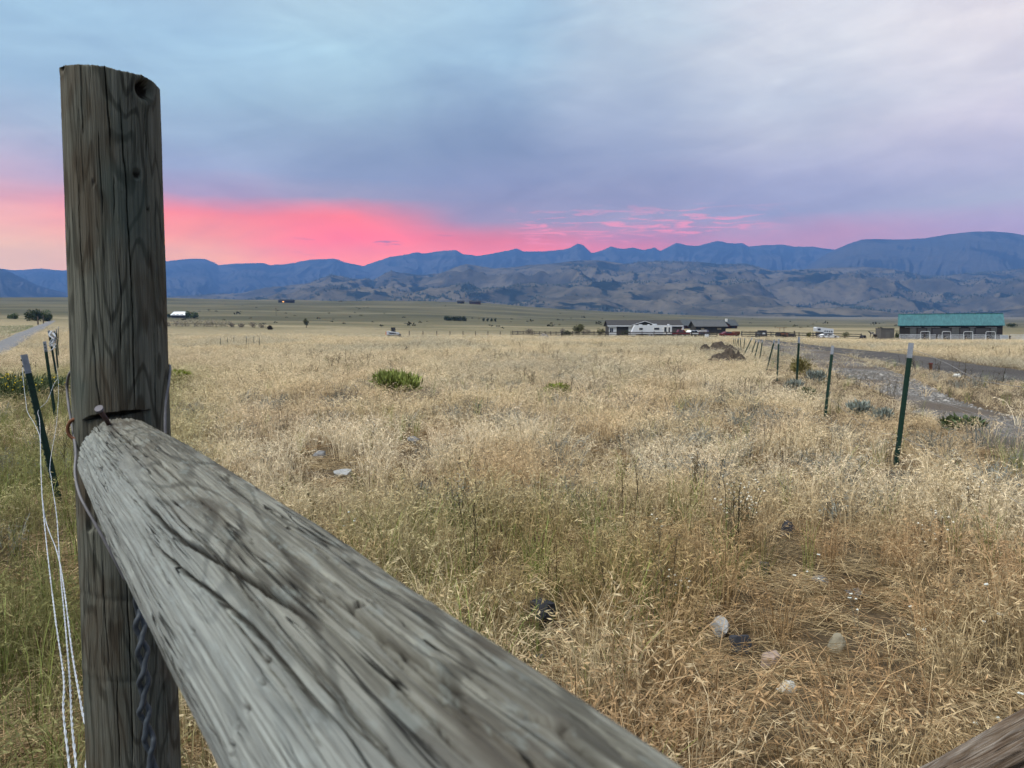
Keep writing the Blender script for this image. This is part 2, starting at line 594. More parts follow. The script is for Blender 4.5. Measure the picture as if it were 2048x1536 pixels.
def hill_mat(name, grass_a, grass_b, wood, wscale, wlo, whi, bscale):
    m = bpy.data.materials.new(name)
    m.use_nodes = True
    T = NT(m.node_tree)
    geo = T.n('ShaderNodeNewGeometry')
    pos = geo.outputs['Position']
    n1 = T.noise(pos, bscale, 7, 0.62, 0.4)
    n2 = T.noise(pos, wscale, 8, 0.66, 0.8)
    n3 = T.noise(pos, bscale * 7, 6, 0.7)
    nx, ny, nz = T.sep(geo.outputs['Normal'])
    c = T.mix(T.maprange(n1, 0.38, 0.62, 0, 1, True), grass_a, grass_b)
    c = T.mix(T.maprange(n3, 0.46, 0.62, 0, 0.5, True), c, tuple(v * 0.6 for v in grass_a))
    # timber keeps to the steeper slopes that face away to the right
    f = T.math('ADD', n2, T.math('MULTIPLY', nx, 0.22))
    c = T.mix(T.maprange(f, wlo, whi, 0, 1, True), c, wood)
    pr = T.n('ShaderNodeBsdfPrincipled')
    T.l(c, pr.inputs['Base Color'])
    pr.inputs['Roughness'].default_value = 1.0
    pr.inputs['Specular IOR Level'].default_value = 0.0
    o = T.n('ShaderNodeOutputMaterial'); T.l(pr.outputs[0], o.inputs[0])
    return m

def wood_mat(name, dark, light, pale, stain, contour=0.5, stainf=0.5, pscale=5.0, green=None, check=0.6, lichen=None, side=None):
    m = bpy.data.materials.new(name)
    m.use_nodes = True
    T = NT(m.node_tree)
    g = T.n('ShaderNodeAttribute', attribute_name='gco').outputs['Vector']
    # g = (arc length, distance along the log, 0) in metres
    warp = T.noise(T.scale3(g, 14, 3.0, 1), 1.0, 3, 0.5, color=True)
    gw = T.vmath('ADD', g, T.vmath('MULTIPLY', T.vmath('SUBTRACT', warp, (0.5, 0.5, 0.5)), (0.012, 0.012, 0)))
    streak = T.noise(T.scale3(gw, 430, 8, 1), 1.0, 6, 0.66)
    streak2 = T.noise(T.scale3(gw, 120, 2.4, 1), 1.0, 6, 0.64)
    # growth rings cut by the taper of the log: nested pointed loops
    ring = T.noise(T.scale3(gw, 15, 2.6, 1), 1.0, 2, 0.4, 0.2)
    rl = T.math('SINE', T.math('MULTIPLY', T.math('ADD', ring, T.math('MULTIPLY', streak2, 0.05)), 70.0))
    # fine drying checks along the grain
    chn = T.noise(T.scale3(gw, 120, 2.0, 1), 1.0, 3, 0.5)
    chk = T.maprange(T.math('ABSOLUTE', T.math('SUBTRACT', chn, 0.5)), 0.0, 0.012, 1, 0, True)
    chm = T.noise(T.scale3(g, 26, 3, 1), 1.0, 3, 0.5)
    chk = T.math('MULTIPLY', chk, T.maprange(chm, 0.42, 0.54, 0, 1, True))
    patch = T.noise(T.scale3(g, pscale * 2.2, pscale, 1), 1.0, 4, 0.6, 0.4)
    spots = T.noise(T.scale3(g, 190, 110, 1), 1.0, 4, 0.6)
    c = T.ramp(T.math('ADD', T.math('MULTIPLY', streak, 0.55), T.math('MULTIPLY', streak2, 0.45)), [(0.36, dark), (0.48, light), (0.60, pale)])
    c = T.mix(T.math('MULTIPLY', T.maprange(rl, 0.35, 1.0, 0, 1, True), contour), c, tuple(v * 0.55 for v in dark))
    c = T.mix(T.math('MULTIPLY', T.maprange(patch, 0.46, 0.62, 0, 1, True), stainf), c, stain)
    if green:
        gp_ = T.noise(T.scale3(g, 9, 4, 3), 1.0, 4, 0.6)
        c = T.mix(T.maprange(gp_, 0.5, 0.68, 0, 0.5, True), c, green)
    if lichen:
        ln = T.noise(T.scale3(g, 90, 26, 1), 1.0, 6, 0.7)
        c = T.mix(T.maprange(ln, 0.54, 0.62, 0, 0.35, True), c, lichen)
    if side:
        # left flank painted paler, standing in for sky light from that side
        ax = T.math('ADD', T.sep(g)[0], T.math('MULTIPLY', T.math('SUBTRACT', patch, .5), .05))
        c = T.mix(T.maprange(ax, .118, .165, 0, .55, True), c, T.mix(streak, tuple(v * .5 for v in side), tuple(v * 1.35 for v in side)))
    c = T.mix(T.maprange(spots, 0.66, 0.74, 0, 0.6, True), c, dark)
    c = T.mix(T.math('MULTIPLY', chk, check), c, tuple(v * 0.25 for v in dark))
    ck = T.n('ShaderNodeAttribute', attribute_name='knot').outputs['Fac']
    c = T.mix(ck, c, (0.018, 0.015, 0.012))
    pr = T.n('ShaderNodeBsdfPrincipled')
    T.l(c, pr.inputs['Base Color'])
    pr.inputs['Roughness'].default_value = 0.88
    pr.inputs['Specular IOR Level'].default_value = 0.12
    bu = T.n('ShaderNodeBump'); bu.inputs['Distance'].default_value = 0.0022; bu.inputs['Strength'].default_value = 1.0
    hgt = T.math('SUBTRACT', T.math('ADD', streak, T.math('MULTIPLY', streak2, 1.2)), T.math('MULTIPLY', chk, 1.5))
    T.l(hgt, bu.inputs['Height'])
    T.l(bu.outputs[0], pr.inputs['Normal'])
    o = T.n('ShaderNodeOutputMaterial'); T.l(pr.outputs[0], o.inputs[0])
    return m

def gravel_mat(name, a, b, c_, dirt, dlo, dhi):
    m = bpy.data.materials.new(name)
    m.use_nodes = True
    T = NT(m.node_tree)
    pos = T.n('ShaderNodeNewGeometry').outputs['Position']
    vo = T.n('ShaderNodeTexVoronoi'); vo.inputs['Scale'].default_value = 26.0
    T.l(pos, vo.inputs['Vector'])
    r = T.sep(vo.outputs['Color'])[0]
    c = T.ramp(r, [(0.1, a), (0.55, b), (0.95, c_)])
    n = T.noise(T.scale3(pos, 1, 0.35, 1), 0.55, 5, 0.6)
    c = T.mix(T.maprange(n, dlo, dhi, 0, 1, True), c, dirt)
    pr = T.n('ShaderNodeBsdfPrincipled')
    T.l(c, pr.inputs['Base Color'])
    pr.inputs['Roughness'].default_value = 0.9
    bu = T.n('ShaderNodeBump'); bu.inputs['Distance'].default_value = 0.03
    T.l(vo.outputs['Distance'], bu.inputs['Height']); T.l(bu.outputs[0], pr.inputs['Normal'])
    o = T.n('ShaderNodeOutputMaterial'); T.l(pr.outputs[0], o.inputs[0])
    return m

M_white = mat('white_paint', (0.46, 0.49, 0.53), 0.5, 0.06, 3)
M_offwhite = mat('off_white', (0.62, 0.62, 0.60), 0.6, 0.08, 3)
M_dark = mat('dark_metal', (0.03, 0.03, 0.032), 0.6, 0.2, 4)
M_black = mat('black_rubber', (0.018, 0.018, 0.018), 0.9, 0.2, 5)
M_glass = mat('window_glass', (0.03, 0.035, 0.045), 0.12, 0.1, 2)
M_fencewood = mat('dark_fence_wood', (0.035, 0.03, 0.026), 0.9, 0.35, 3)
M_postwood = mat('old_post_wood', (0.085, 0.068, 0.05), 0.9, 0.35, 4)
M_rust = mat('rust', (0.11, 0.045, 0.022), 0.85, 0.4, 8)
M_tpost = mat('green_post_paint', (0.008, 0.030, 0.020), 0.55, 0.3, 30)
M_tip = mat('white_post_tip', (0.22, 0.245, 0.28), 0.6, 0.15, 40)
M_wire = mat('galvanised_wire', (0.33, 0.36, 0.39), 0.5, 0.35, 60)
M_wire_old = mat('old_grey_wire', (0.035, 0.045, 0.055), 0.6, 0.3, 50)
M_wire_thin = mat('weathered_fence_wire', (0.22, 0.22, 0.22), 0.6, 0.2, 20, metal=0.3)

# ================================================================== GROUND AND FAR LAND
def build_ground():
    front = np.linspace(-0.74, 0.74, 430)
    rest = np.linspace(0.74, 2 * PI - 0.74, 84)[1:-1]
    az = np.concatenate([front, rest])
    R = np.concatenate([np.linspace(0.25, 12, 70), np.exp(np.linspace(math.log(12), math.log(3300), 190))[1:]])
    rr = R[:, None] / np.cos(np.clip(np.where(az > PI, az - 2 * PI, az), -0.75, 0.75))[None, :]
    X = rr * np.sin(az)[None, :]
    Y = rr * np.cos(az)[None, :]
    Z = H(X, Y)
    v = np.stack([X, Y, Z], -1).reshape(-1, 3)
    f = grid_faces(len(R), len(az), True)
    # middle
    c = len(v)
    v = np.vstack([v, [[0, 0, Hs(0, 0.01)]]])
    f = f[:, ::-1]
    me = npmesh('ground', v, f, True)
    o = obj('ground', me, ground_mat())
    tag(o, 'dry straw coloured pasture and low grassy bench', kind='structure')
    m = MB()
    n = len(az)
    m.v = [tuple(p) for p in v[:n]] + [tuple(v[c])]
    m.f = [(k, (k + 1) % n, n) for k in range(n)]
    # close the small hole under the camera inside the same sheet
    bm = bmesh.new(); bm.from_mesh(me)
    bm.verts.ensure_lookup_table()
    for k in range(n):
        try:
            bm.faces.new((bm.verts[(k + 1) % n], bm.verts[k], bm.verts[c]))
        except ValueError:
            pass
    bmesh.ops.recalc_face_normals(bm, faces=bm.faces)
    bm.to_mesh(me); bm.free()
    for p in me.polygons: p.use_smooth = True
    return o
ground = build_ground()

def uofpx(px):
    return (np.asarray(px, float) - CX) / F

# foothills ------------------------------------------------------------------
FH = [(-600,600),(0,600),(330,596),(480,588),(535,577),(621,567),(664,552),(705,558),(750,560),(784,544),(836,552),(879,547),(934,529),(990,539),(1050,532),(1100,527),(1158,521),(1192,521),(1253,528),(1308,523),(1396,524),(1433,529),(1484,528),(1540,542),(1600,540),(1670,536),(1716,534),(1771,539),(1840,552),(1900,552),(1980,545),(2048,536),(2200,520),(2700,510)]
def foothill_z(u, R):
    px = u * F + CX
    yc = np.interp(px, [a for a, b in FH], [b for a, b in FH])
    R0, RC = 2500.0, 5600.0
    t = (R - R0) / (RC - R0)
    tt = np.clip(t, 0, 1)
    x, y = u * R, R
    yb = 640 + (yc - 640) * tt ** 0.85
    z = EYE + np.vectorize(tanel)(yb) * R
    w = fbm(x / 900, y / 900, 21, 3) - 0.5
    rid = 1 - np.abs(2 * fbm((x + 500 * w) / 760, (y + 400 * w) / 520, 31, 4, 0.5) - 1)
    rid2 = 1 - np.abs(2 * fbm(x / 260, y / 190, 41, 3) - 1)
    env = np.sin(np.clip(t, 0, 1) * PI) ** 0.7
    z = z + env * (215 * (rid - 0.75) + 72 * (rid2 - 0.7)) * (0.55 + 0.45 * sstep(450, 700, px))
    rid3 = 1 - np.abs(2 * fbm(x / 105, y / 90, 43, 3) - 1)
    z = z + env * 20 * (rid3 - .7)
    z = z + 8 * (rid2 - 0.6) * sstep(0.7, 1.0, tt)
    z = np.where(t > 1, z - (R - RC) * 0.22, z)
    return np.where(t < 0.02, np.minimum(z, H(x, y) - 6), z)

def far_sheet(name, u0, u1, nu, Rs, zf, m, label):
    u = np.linspace(u0, u1, nu)
    UU, RR = np.meshgrid(u, Rs)
    Z = zf(UU, RR)
    v = np.stack([UU * RR, RR, Z], -1).reshape(-1, 3)
    f = grid_faces(len(Rs), nu)
    o = obj(name, npmesh(name, v, f, True), m)
    return tag(o, label, kind='structure')

M_hill = hill_mat('foothill_grass', (0.050, 0.048, 0.036), (0.118, 0.102, 0.070), (0.014, 0.021, 0.018), 0.0030, 0.54, 0.59, 0.0040)
far_sheet('foothills', -0.85, 0.85, 1000, np.linspace(2450, 6300, 210), foothill_z, M_hill, 'rolling tan foothills with dark timber patches')

# the main range --------------------------------------------------------------
RG = [(-700,520),(-300,528),(0,536),(35,541),(90,537),(130,541),(220,536),(300,530),(329,524),(365,519),(393,517),(415,518),(428,523),(442,530),(475,527),(531,526),(543,530),(578,528),(621,520),(645,518),(670,516.5),(694,525),(728,532),(758,522),(780,514),(805,511),(836,504),(848,507),(883,502),(913,500),(926,508),(958,512),(990,506),(1018,501),(1033,496.5),(1046,503),(1085,503),(1123,499.5),(1138,496),(1153,487),(1166,491),(1181,506),(1197,503),(1220,493),(1243,498),(1262,495),(1285,500),(1306,495),(1318,502),(1335,493),(1350,485),(1368,490),(1392,492),(1412,487),(1431,481.5),(1456,487),(1480,486),(1493,493),(1526,490),(1563,489.5),(1581,493),(1618,493),(1642,497),(1665,499),(1760,505),(2048,510),(2700,520)]
def range_z(tabl, RC, R0, foot, seed, jag=0.7, back=0.7, e0=1.55, e1=0.6):
    def zf(u, R):
        px = u * F + CX
        yc = np.interp(px, [a for a, b in tabl], [b for a, b in tabl])
        yc = yc + jag * (fbm(px / 9.0, px * 0 + seed, seed, 3) - 0.5) * 2
        zc = EYE + np.vectorize(tanel)(yc) * RC
        zf0 = EYE + tanel(foot) * R0
        t = np.clip((R - R0) / (RC - R0), 0, 1)
        x = u * R
        sp = px + 46 * (fbm(px / 90.0, R / 1500.0, seed + 7, 3) - 0.5) * 2
        rid = 1 - np.abs(2 * fbm(sp / 44.0, R / 3800.0, seed + 3, 5, 0.6) - 1)
        e = e0 - e1 * rid
        z = zf0 + (zc - zf0) * t ** np.clip(e, 0.75, 2.4)
        z = z + np.sin(t * PI) * 60 * (fbm(x / 420, R / 420, seed + 11, 4) - 0.5)
        z = np.where(R > RC, zc - (R - RC) * back, z)
        return np.where(R <= R0 + 1, zf0 - 60, z)
    return zf
M_range = hill_mat('range_rock_and_timber', (0.034, 0.040, 0.046), (0.066, 0.066, 0.064), (0.016, 0.022, 0.026), 0.0012, 0.42, 0.56, 0.0016)
M_range2 = hill_mat('open_slopes_and_timber', (0.046, 0.050, 0.052), (0.066, 0.064, 0.058), (0.020, 0.026, 0.030), 0.0011, 0.55, 0.60, 0.002)
far_sheet('mountain_range', -0.85, 0.85, 1150, np.concatenate([np.linspace(6500, 10800, 80), [11300, 12000]]), range_z(RG, 10800, 6500, 618, 51), M_range, 'blue hazy mountain range along the skyline')
MR = [(1480,600),(1560,575),(1600,540),(1640,512),(1665,499),(1688,488.5),(1716,479),(1748,478),(1794,479),(1841,476.5),(1887,468.6),(1933,463.5),(1970,462.6),(2007,465),(2048,472),(2120,488),(2250,500),(2700,520)]
far_sheet('round_mountain', 0.29, 0.85, 420, np.concatenate([np.linspace(5700, 8300, 70), [8700, 9200]]), range_z(MR, 8300, 5700, 602, 77, 0.25, 0.5, 1.1, 0.2), M_range2, 'broad rounded blue mountain on the right')
ML = [(-700,430),(-300,470),(-120,505),(0,534),(30,545),(55,558),(80,570),(105,578),(140,586),(200,597),(260,612)]
far_sheet('mountain_spur', -0.95, -0.49, 300, np.concatenate([np.linspace(4600, 6800, 50), [7100, 7500]]), range_z(ML, 6800, 4600, 608, 91, 0.5, 0.5), M_range, 'dark blue spur sloping down at the left edge')

# the haze ----------------------------------------------------------------
def build_haze():
    m = MB().box(-12500, 12500, -3500, 12500, -25, 1290)
    mt = bpy.data.materials.new('hazy_air')
    mt.use_nodes = True
    T = NT(mt.node_tree)
    v = T.n('ShaderNodeVolumePrincipled')
    v.inputs['Color'].default_value = (0.145, 0.325, 0.76, 1)
    v.inputs['Density'].default_value = HAZE_D
    v.inputs['Anisotropy'].default_value = 0.0
    o = T.n('ShaderNodeOutputMaterial')
    T.l(v.outputs[0], o.inputs['Volume'])
    ob = m.build('haze', mt)
    tag(ob, 'thin blue evening haze in the air', kind='stuff')
build_haze()

# scattered timber on the foothills ------------------------------------------
def build_timber():
    N = 60000
    u = RNG.uniform(-0.45, 0.72, N)
    R = RNG.uniform(2700, 5600, N)
    x, y = u * R, R
    k = fbm(x / 520, y / 420, 61, 4)
    z = foothill_z(u, R)
    dzx = foothill_z(u, R + 40) - z
    keep = (k - 0.00012 * dzx * 40 > 0.545) | (RNG.random(N) < 0.02)
    x, y, z = x[keep][:13000], y[keep][:13000], z[keep][:13000]
    n = len(x)
    h = RNG.uniform(6, 13, n); r = h * RNG.uniform(0.3, 0.45, n)
    ang = np.arange(5) * 2 * PI / 5
    V = np.zeros((n, 11, 3))
    for i in range(5):
        V[:, i] = np.stack([x + r * math.cos(ang[i]), y + r * math.sin(ang[i]), z + 0.12 * h], -1)
        V[:, 5 + i] = np.stack([x + .62 * r * math.cos(ang[i] + .5), y + .62 * r * math.sin(ang[i] + .5), z + 0.55 * h], -1)
    V[:, 10] = np.stack([x, y, z + h], -1)
    V[:, :, 2] -= 1.0
    fs = []
    for i in range(5):
        j = (i + 1) % 5
        fs += [(i, j, 5 + i), (j, 5 + j, 5 + i), (5 + i, 5 + j, 10)]
    f = (np.array(fs)[None] + (np.arange(n) * 11)[:, None, None]).reshape(-1, 3)
    o = obj('hillside_timber', npmesh('hillside_timber', V.reshape(-1, 3), f), mat('timber_green', (0.028, 0.040, 0.030), 1.0, 0.3, 0.01))
    tag(o, 'dark scattered pines and brush on the far foothills', 'timber', kind='stuff')
build_timber()

# roads -------------------------------------------------------------------
def resamp(pts, n):
    p = np.array([tuple(q)[:2] for q in pts])
    d = np.concatenate([[0], np.cumsum(np.hypot(*np.diff(p, axis=0).T))])
    t = np.linspace(0, d[-1], n)
    return np.stack([np.interp(t, d, p[:, 0]), np.interp(t, d, p[:, 1])], -1)

def strip_sheet(name, e0, e1, n, m_, material, lift, label, rough=0.0):
    a, b = resamp(e0, n), resamp(e1, n)
    k = np.linspace(0, 1, m_)[None, :, None]
    P = a[:, None, :] * (1 - k) + b[:, None, :] * k
    # ragged edges
    jit = (fbm(P[:, :1, 0] * 1.7, P[:, :1, 1] * 1.7, 9, 3) - 0.5) * rough
    P[:, 0, 0] += jit[:, 0]; P[:, -1, 0] -= jit[:, 0]
    z = H(P[..., 0], P[..., 1]) + lift
    z[:, 0] -= lift * 1.5; z[:, -1] -= lift * 1.5
    z = z + 0.03 * (fbm(P[..., 0] * 2, P[..., 1] * 2, 19, 3) - 0.5) * (1 if rough else 0)
    v = np.concatenate([P, z[..., None]], -1).reshape(-1, 3)
    o = obj(name, npmesh(name, v, grid_faces(n, m_), True), material)
    return tag(o, label, kind='structure')

def gl(*pp):
    return [gnd(*p) for p in pp]
M_gravel = gravel_mat('grey_gravel', (0.055, 0.051, 0.045), (0.105, 0.098, 0.087), (0.19, 0.18, 0.162), (0.075, 0.058, 0.041), 0.42, 0.58)
M_dirt = gravel_mat('dark_packed_dirt', (0.030, 0.028, 0.026), (0.048, 0.044, 0.040), (0.085, 0.078, 0.07), (0.034, 0.030, 0.026), 0.45, 0.6)
M_roadg = gravel_mat('road_gravel', (0.10, 0.104, 0.112), (0.145, 0.15, 0.16), (0.20, 0.205, 0.215), (0.15, 0.148, 0.145), 0.45, 0.6)
G_LO = gl((2300, 1040), (2140, 975), (2048, 932), (1960, 895), (1880, 852), (1800, 806), (1720, 768), (1660, 744), (1600, 717), (1550, 700), (1505, 685.5))
G_HI = gl((2300, 890), (2170, 866), (2048, 842), (1960, 818), (1900, 798), (1830, 760), (1770, 735), (1700, 713), (1640, 699), (1580, 689.5), (1515, 681.5))
D_LO = gl((2300, 822), (2048, 770), (1960, 757), (1860, 742), (1790, 728), (1720, 716), (1650, 702), (1590, 691), (1515, 681.5), (1475, 676))
D_HI = gl((2300, 786), (2048, 741), (1960, 730), (1880, 717), (1800, 707), (1720, 700), (1650, 693), (1590, 686), (1530, 680), (1490, 675.5))
strip_sheet('gravel_track', G_LO, G_HI, 160, 14, M_gravel, 0.03, 'pale grey gravel track beside the post line', 0.5)
strip_sheet('driveway', D_LO, D_HI, 120, 10, M_dirt, 0.045, 'dark packed dirt drive curving to the ranch buildings', 0.5)
L_A = gl((-420, 800), (-150, 735), (0, 681), (30, 667), (60, 656), (82, 648), (97, 641.5))
L_B = gl((-300, 860), (-100, 770), (0, 716), (35, 692), (70, 671), (95, 653), (112, 641.5))
strip_sheet('gravel_road', L_A, L_B, 120, 8, M_roadg, 0.05, 'grey gravel road climbing away on the left', 0.0)
# mown green hayfield beyond the road
strip_sheet('hayfield', gl((-200, 690), (0, 676), (40, 664), (66, 654)), gl((-200, 662), (0, 651.5), (40, 651), (66, 650.5)), 30, 10, mat('hayfield_green', (0.085, 0.095, 0.030), 0.95, 0.25, 0.4, coords='Position'), 0.06, 'green mown hayfield beyond the gravel road')

def inside(px, py, poly):
    p = np.array([tuple(q)[:2] for q in poly])
    c = np.zeros(px.shape, bool)
    j = len(p) - 1
    for i in range(len(p)):
        xi, yi, xj, yj = p[i, 0], p[i, 1], p[j, 0], p[j, 1]
        hit = ((yi > py) != (yj > py)) & (px < (xj - xi) * (py - yi) / (yj - yi + 1e-12) + xi)
        c ^= hit
        j = i
    return c
FENCE_STRIP = [gnd(*p) for p in ((2300, 1180), (1900, 985), (1795, 932), (1652, 834), (1593, 779), (1555, 762), (1534, 741), (1519, 722), (1487, 704))] + list(reversed(G_LO))
ISLAND = list(G_HI) + list(reversed(D_LO))
POLY_G = list(G_LO) + list(reversed(G_HI))
POLY_D = list(D_LO) + list(reversed(D_HI))
POLY_L = list(L_A) + list(reversed(L_B))

# ================================================================== FOREGROUND WOOD
def log_mesh(name, zs, th, rad, cx_line, cracks, knots, top=None, fine=None):
    """zs ring heights, th angles, rad(TH,Z)->radius, cracks: (polyline [(theta,z)], width m, depth m)"""
    TH, Z = np.meshgrid(th, zs)
    R = rad(TH, Z)
    R0 = R.copy()
    ARC = TH * R0.mean()
    # weathered grain ridges
    R = R + 0.0011 * (fbm(TH * 38, Z * 5, 71, 3) - 0.5) + 0.0006 * (fbm(TH * 130, Z * 9, 72, 2) - 0.5)
    K = np.zeros_like(R)
    for poly, w, dep in cracks:
        tz = np.array([p[1] for p in poly]); tt = np.array([p[0] for p in poly])
        o = np.argsort(tz); tz, tt = tz[o], tt[o]
        tc = np.interp(Z, tz, tt)
        tc = tc + 0.0016 / R0 * (fbm(Z * 30, Z * 0 + tt[0] * 9, 73, 4) - 0.5) * 2
        d = (TH - tc) * R0
        ln = tz[-1] - tz[0]
        env = np.clip(np.minimum(Z - tz[0], tz[-1] - Z) / (0.18 * ln + 1e-6), 0, 1) ** 0.6
        env = np.where((Z >= tz[0]) & (Z <= tz[-1]), env, 0)
        env = env * (0.65 + 0.7 * fbm(Z * 22, Z * 0 + tt[0], 74, 2))
        R = R - dep * env * np.clip(1 - (np.abs(d) / (w * (0.4 + 0.6 * env))) ** 1.5, 0, 1)
        K = np.maximum(K, .75 * np.clip(env * 1.5, 0, 1) * (np.abs(d) < w * .55))     # shade painted into the split's colour, with some old dirt
    for (kt, kz, kr, dep, dark) in knots:
        d = np.hypot((TH - kt) * R0, (Z - kz))
        R = R - dep * np.exp(-(d / kr) ** 4)
        R = R + min(.0022, kr * .25) * np.exp(-((d - 1.6 * kr) / (0.7 * kr)) ** 2)
        K = np.maximum(K, dark * (d < kr * 0.9))
    if fine is not None:
        R, K = fine(TH, Z, R, K)
    lx, ly = cx_line(Z)
    X, Y = lx + R * np.cos(TH), ly + R * np.sin(TH)
    ZZ = Z if top is None else np.minimum(Z, top(TH, Z))
    nr, nc = Z.shape
    v = np.stack([X, Y, ZZ], -1).reshape(-1, 3)
    f = grid_faces(nr, nc, True)
    c0, c1 = len(v), len(v) + 1
    v = np.vstack([v, [[X[0].mean(), Y[0].mean(), ZZ[0].mean()], [X[-1].mean(), Y[-1].mean(), ZZ[-1].mean()]]])
    f = np.vstack([f, [[(k + 1) % nc, k, c0, c0] for k in range(nc)], [[(nr - 1) * nc + k, (nr - 1) * nc + (k + 1) % nc, c1, c1] for k in range(nc)]])
    me = bpy.data.meshes.new(name)
    fl = [tuple(q) if q[2] != q[3] else tuple(q[:3]) for q in f.tolist()]
    me.from_pydata(v.tolist(), [], fl)
    for p in me.polygons: p.use_smooth = True
    a = me.attributes.new('gco', 'FLOAT_VECTOR', 'POINT')
    g = np.zeros((len(v), 3), np.float32)
    g[:-2, 0] = ARC.ravel(); g[:-2, 1] = Z.ravel()
    g[-2:, 1] = (zs[0], zs[-1])
    a.data.foreach_set('vector', g.ravel())
    a = me.attributes.new('knot', 'FLOAT', 'POINT')
    kk = np.zeros(len(v), np.float32); kk[:-2] = K.ravel()
    a.data.foreach_set('value', kk)
    me.update()
    return me

def thetas(t0, half, n, nb):
    a = np.linspace(t0 - half, t0 + half, n)
    b = np.linspace(t0 + half, t0 - half + 2 * PI, nb + 2)[1:-1]
    return np.concatenate([a, b])

# corner post ---------------------------------------------------------------
POST_C = Vector((-0.6155, 1.22, 0))
POST_R = 0.0672
PT0 = math.atan2(-POST_C.y, -POST_C.x)
def post_s(px, py):
    # centre and half width of the post in the picture at this row
    k = (py - 130) / 1406.0
    c = 224 + 42 * k
    return max(-0.98, min(0.98, (px - c) / 103.0))
def post_tz(px, py):
    s = post_s(px, py)
    yy = POST_C.y - 0.07 * math.sqrt(1 - s * s)
    return (PT0 + math.asin(s), at(px, py, yy).z)
def pc(w, d, *pp):
    return ([post_tz(*p) for p in pp], w, d)
P_CR = [
    pc(0.00110, 0.0160, (242,190), (250,308), (255,370), (260,465), (266,621), (271,829)),
    pc(0.00085, 0.0100, (162,124), (165,200), (168,270)),
    pc(0.00095, 0.0120, (211,124), (216,200), (222,290)),
    pc(0.00075, 0.0080, (198,262), (203,380), (205,430)),
    pc(0.00100, 0.0120, (292,150), (294,220), (298,310)),
    pc(0.00080, 0.0090, (154,310), (159,465), (167,595), (173,660)),
    pc(0.00070, 0.0070, (240,520), (242,640), (241,700)),
    pc(0.00090, 0.0090, (183,670), (190,760), (197,822)),
    pc(0.00070, 0.0080, (313,640), (314,740), (313,825)),
    pc(0.00060, 0.0060, (228,350), (230,430)),
    pc(0.00070, 0.0070, (314,340), (316,470), (318,620)),
    pc(0.00100, 0.0100, (251,1140), (254,1240), (258,1380), (262,1536)),
    pc(0.00070, 0.0070, (200,1120), (204,1230), (212,1330)),
    pc(0.00070, 0.0070, (228,1350), (230,1440), (232,1536)),
    pc(0.00065, 0.0060, (180,1000), (182,1100), (186,1250)),
    pc(0.00080, 0.0080, (330,1380), (336,1470), (340,1536)),
]
_k1, _k2, _k3 = post_tz(293, 168), post_tz(277, 342), post_tz(300, 411)
_k4, _k5 = post_tz(128, 146), post_tz(187, 366)
P_KN = [(_k1[0], _k1[1], .013, .018, 1.0), (_k2[0], _k2[1], .0055, .007, .9), (_k3[0], _k3[1], .0025, .004, .9), (_k4[0], _k4[1], .006, .006, .6), (_k5[0], _k5[1], .003, .003, .2)]
_na, _nb = post_tz(163, 838), post_tz(300, 823)
def post_fine(TH, Z, R, K):
    # the saw kerf above the rail, and the seat cut below it
    f = np.clip((TH - _na[0]) / (_nb[0] - _na[0]), -1, 2)
    zc = _na[1] + (_nb[1] - _na[1]) * f ** 0.8 if False else _na[1] + (_nb[1] - _na[1]) * np.clip(f, 0, 1) ** 0.6
    wid = 0.0042 * np.clip(1 - np.abs(2 * np.clip(f, 0, 1) - 0.9) ** 3, 0.15, 1)
    on = (f > -0.03) & (f < 1.03)
    R = R - np.where(on, 0.02 * np.clip(1 - (np.abs(Z - zc) / wid) ** 3, 0, 1), 0)
    # slight seat below the kerf where the rail is let in
    seat = on & (Z < zc) & (Z > zc - 0.17)
    R = R - np.where(seat, 0.006, 0)
    # rings of old wire marks lower down
    for pz, aa in ((at(250, 1202, 1.15).z, 0.0016), (at(250, 1362, 1.15).z, 0.0020)):
        R = R + aa * np.exp(-((Z - pz - 0.006 * np.sin(TH * 2)) / 0.006) ** 2) * np.sin((Z - pz) * 1400)
    return R, K
def post_top(TH, Z):
    s = np.sin(TH - PT0)
    z = np.interp(s, [-1, -0.9, -0.45, -0.12, 0.12, 0.45, 0.62, 0.8, 1.0], [EYE + tanel(y_) * (POST_C.y - POST_R * (.891 * math.sqrt(max(0, 1 - s_ * s_)) - .453 * s_)) for s_, y_ in ((-1, 142), (-.9, 132), (-.45, 129), (-.12, 132), (.12, 139), (.45, 147), (.62, 151), (.8, 163), (1, 182))])
    return z + 0.003 * (fbm(TH * 30, TH * 0, 81, 3) - 0.5)
zk = at(230, 830, 1.15).z
zs = np.unique(np.concatenate([np.linspace(-0.5, 0.55, 30), np.linspace(0.55, 1.97, 340), np.linspace(zk - 0.02, zk + 0.02, 40)]))
me = log_mesh('fence_post', zs, thetas(PT0, PI / 2 + 0.1, 380, 40),
              lambda TH, Z: POST_R + 0.0022 * (fbm(TH * 1.6, Z * 2.2, 84, 3) - 0.5) * 2 + 0.0015 * np.sin(TH * 2 + 1) - 0.004 * sstep(1.86, 1.96, Z) * 0.4,
              lambda Z: (POST_C.x + 0.0 * Z, POST_C.y + 0.0 * Z), P_CR, P_KN, post_top, post_fine)
M_post = wood_mat('weathered_post_wood', (0.046, 0.048, 0.038), (0.094, 0.099, 0.081), (0.148, 0.152, 0.126), (0.060, 0.039, 0.022), 0.68, 0.55, 3.0, (0.052, 0.074, 0.066), 0.5)
post = empty('corner_post', (0, 0, 0), 0, 'thick round weathered grey corner post rising out of the frame foreground', 'post')
pb = obj('post_shaft', me, M_post, post)

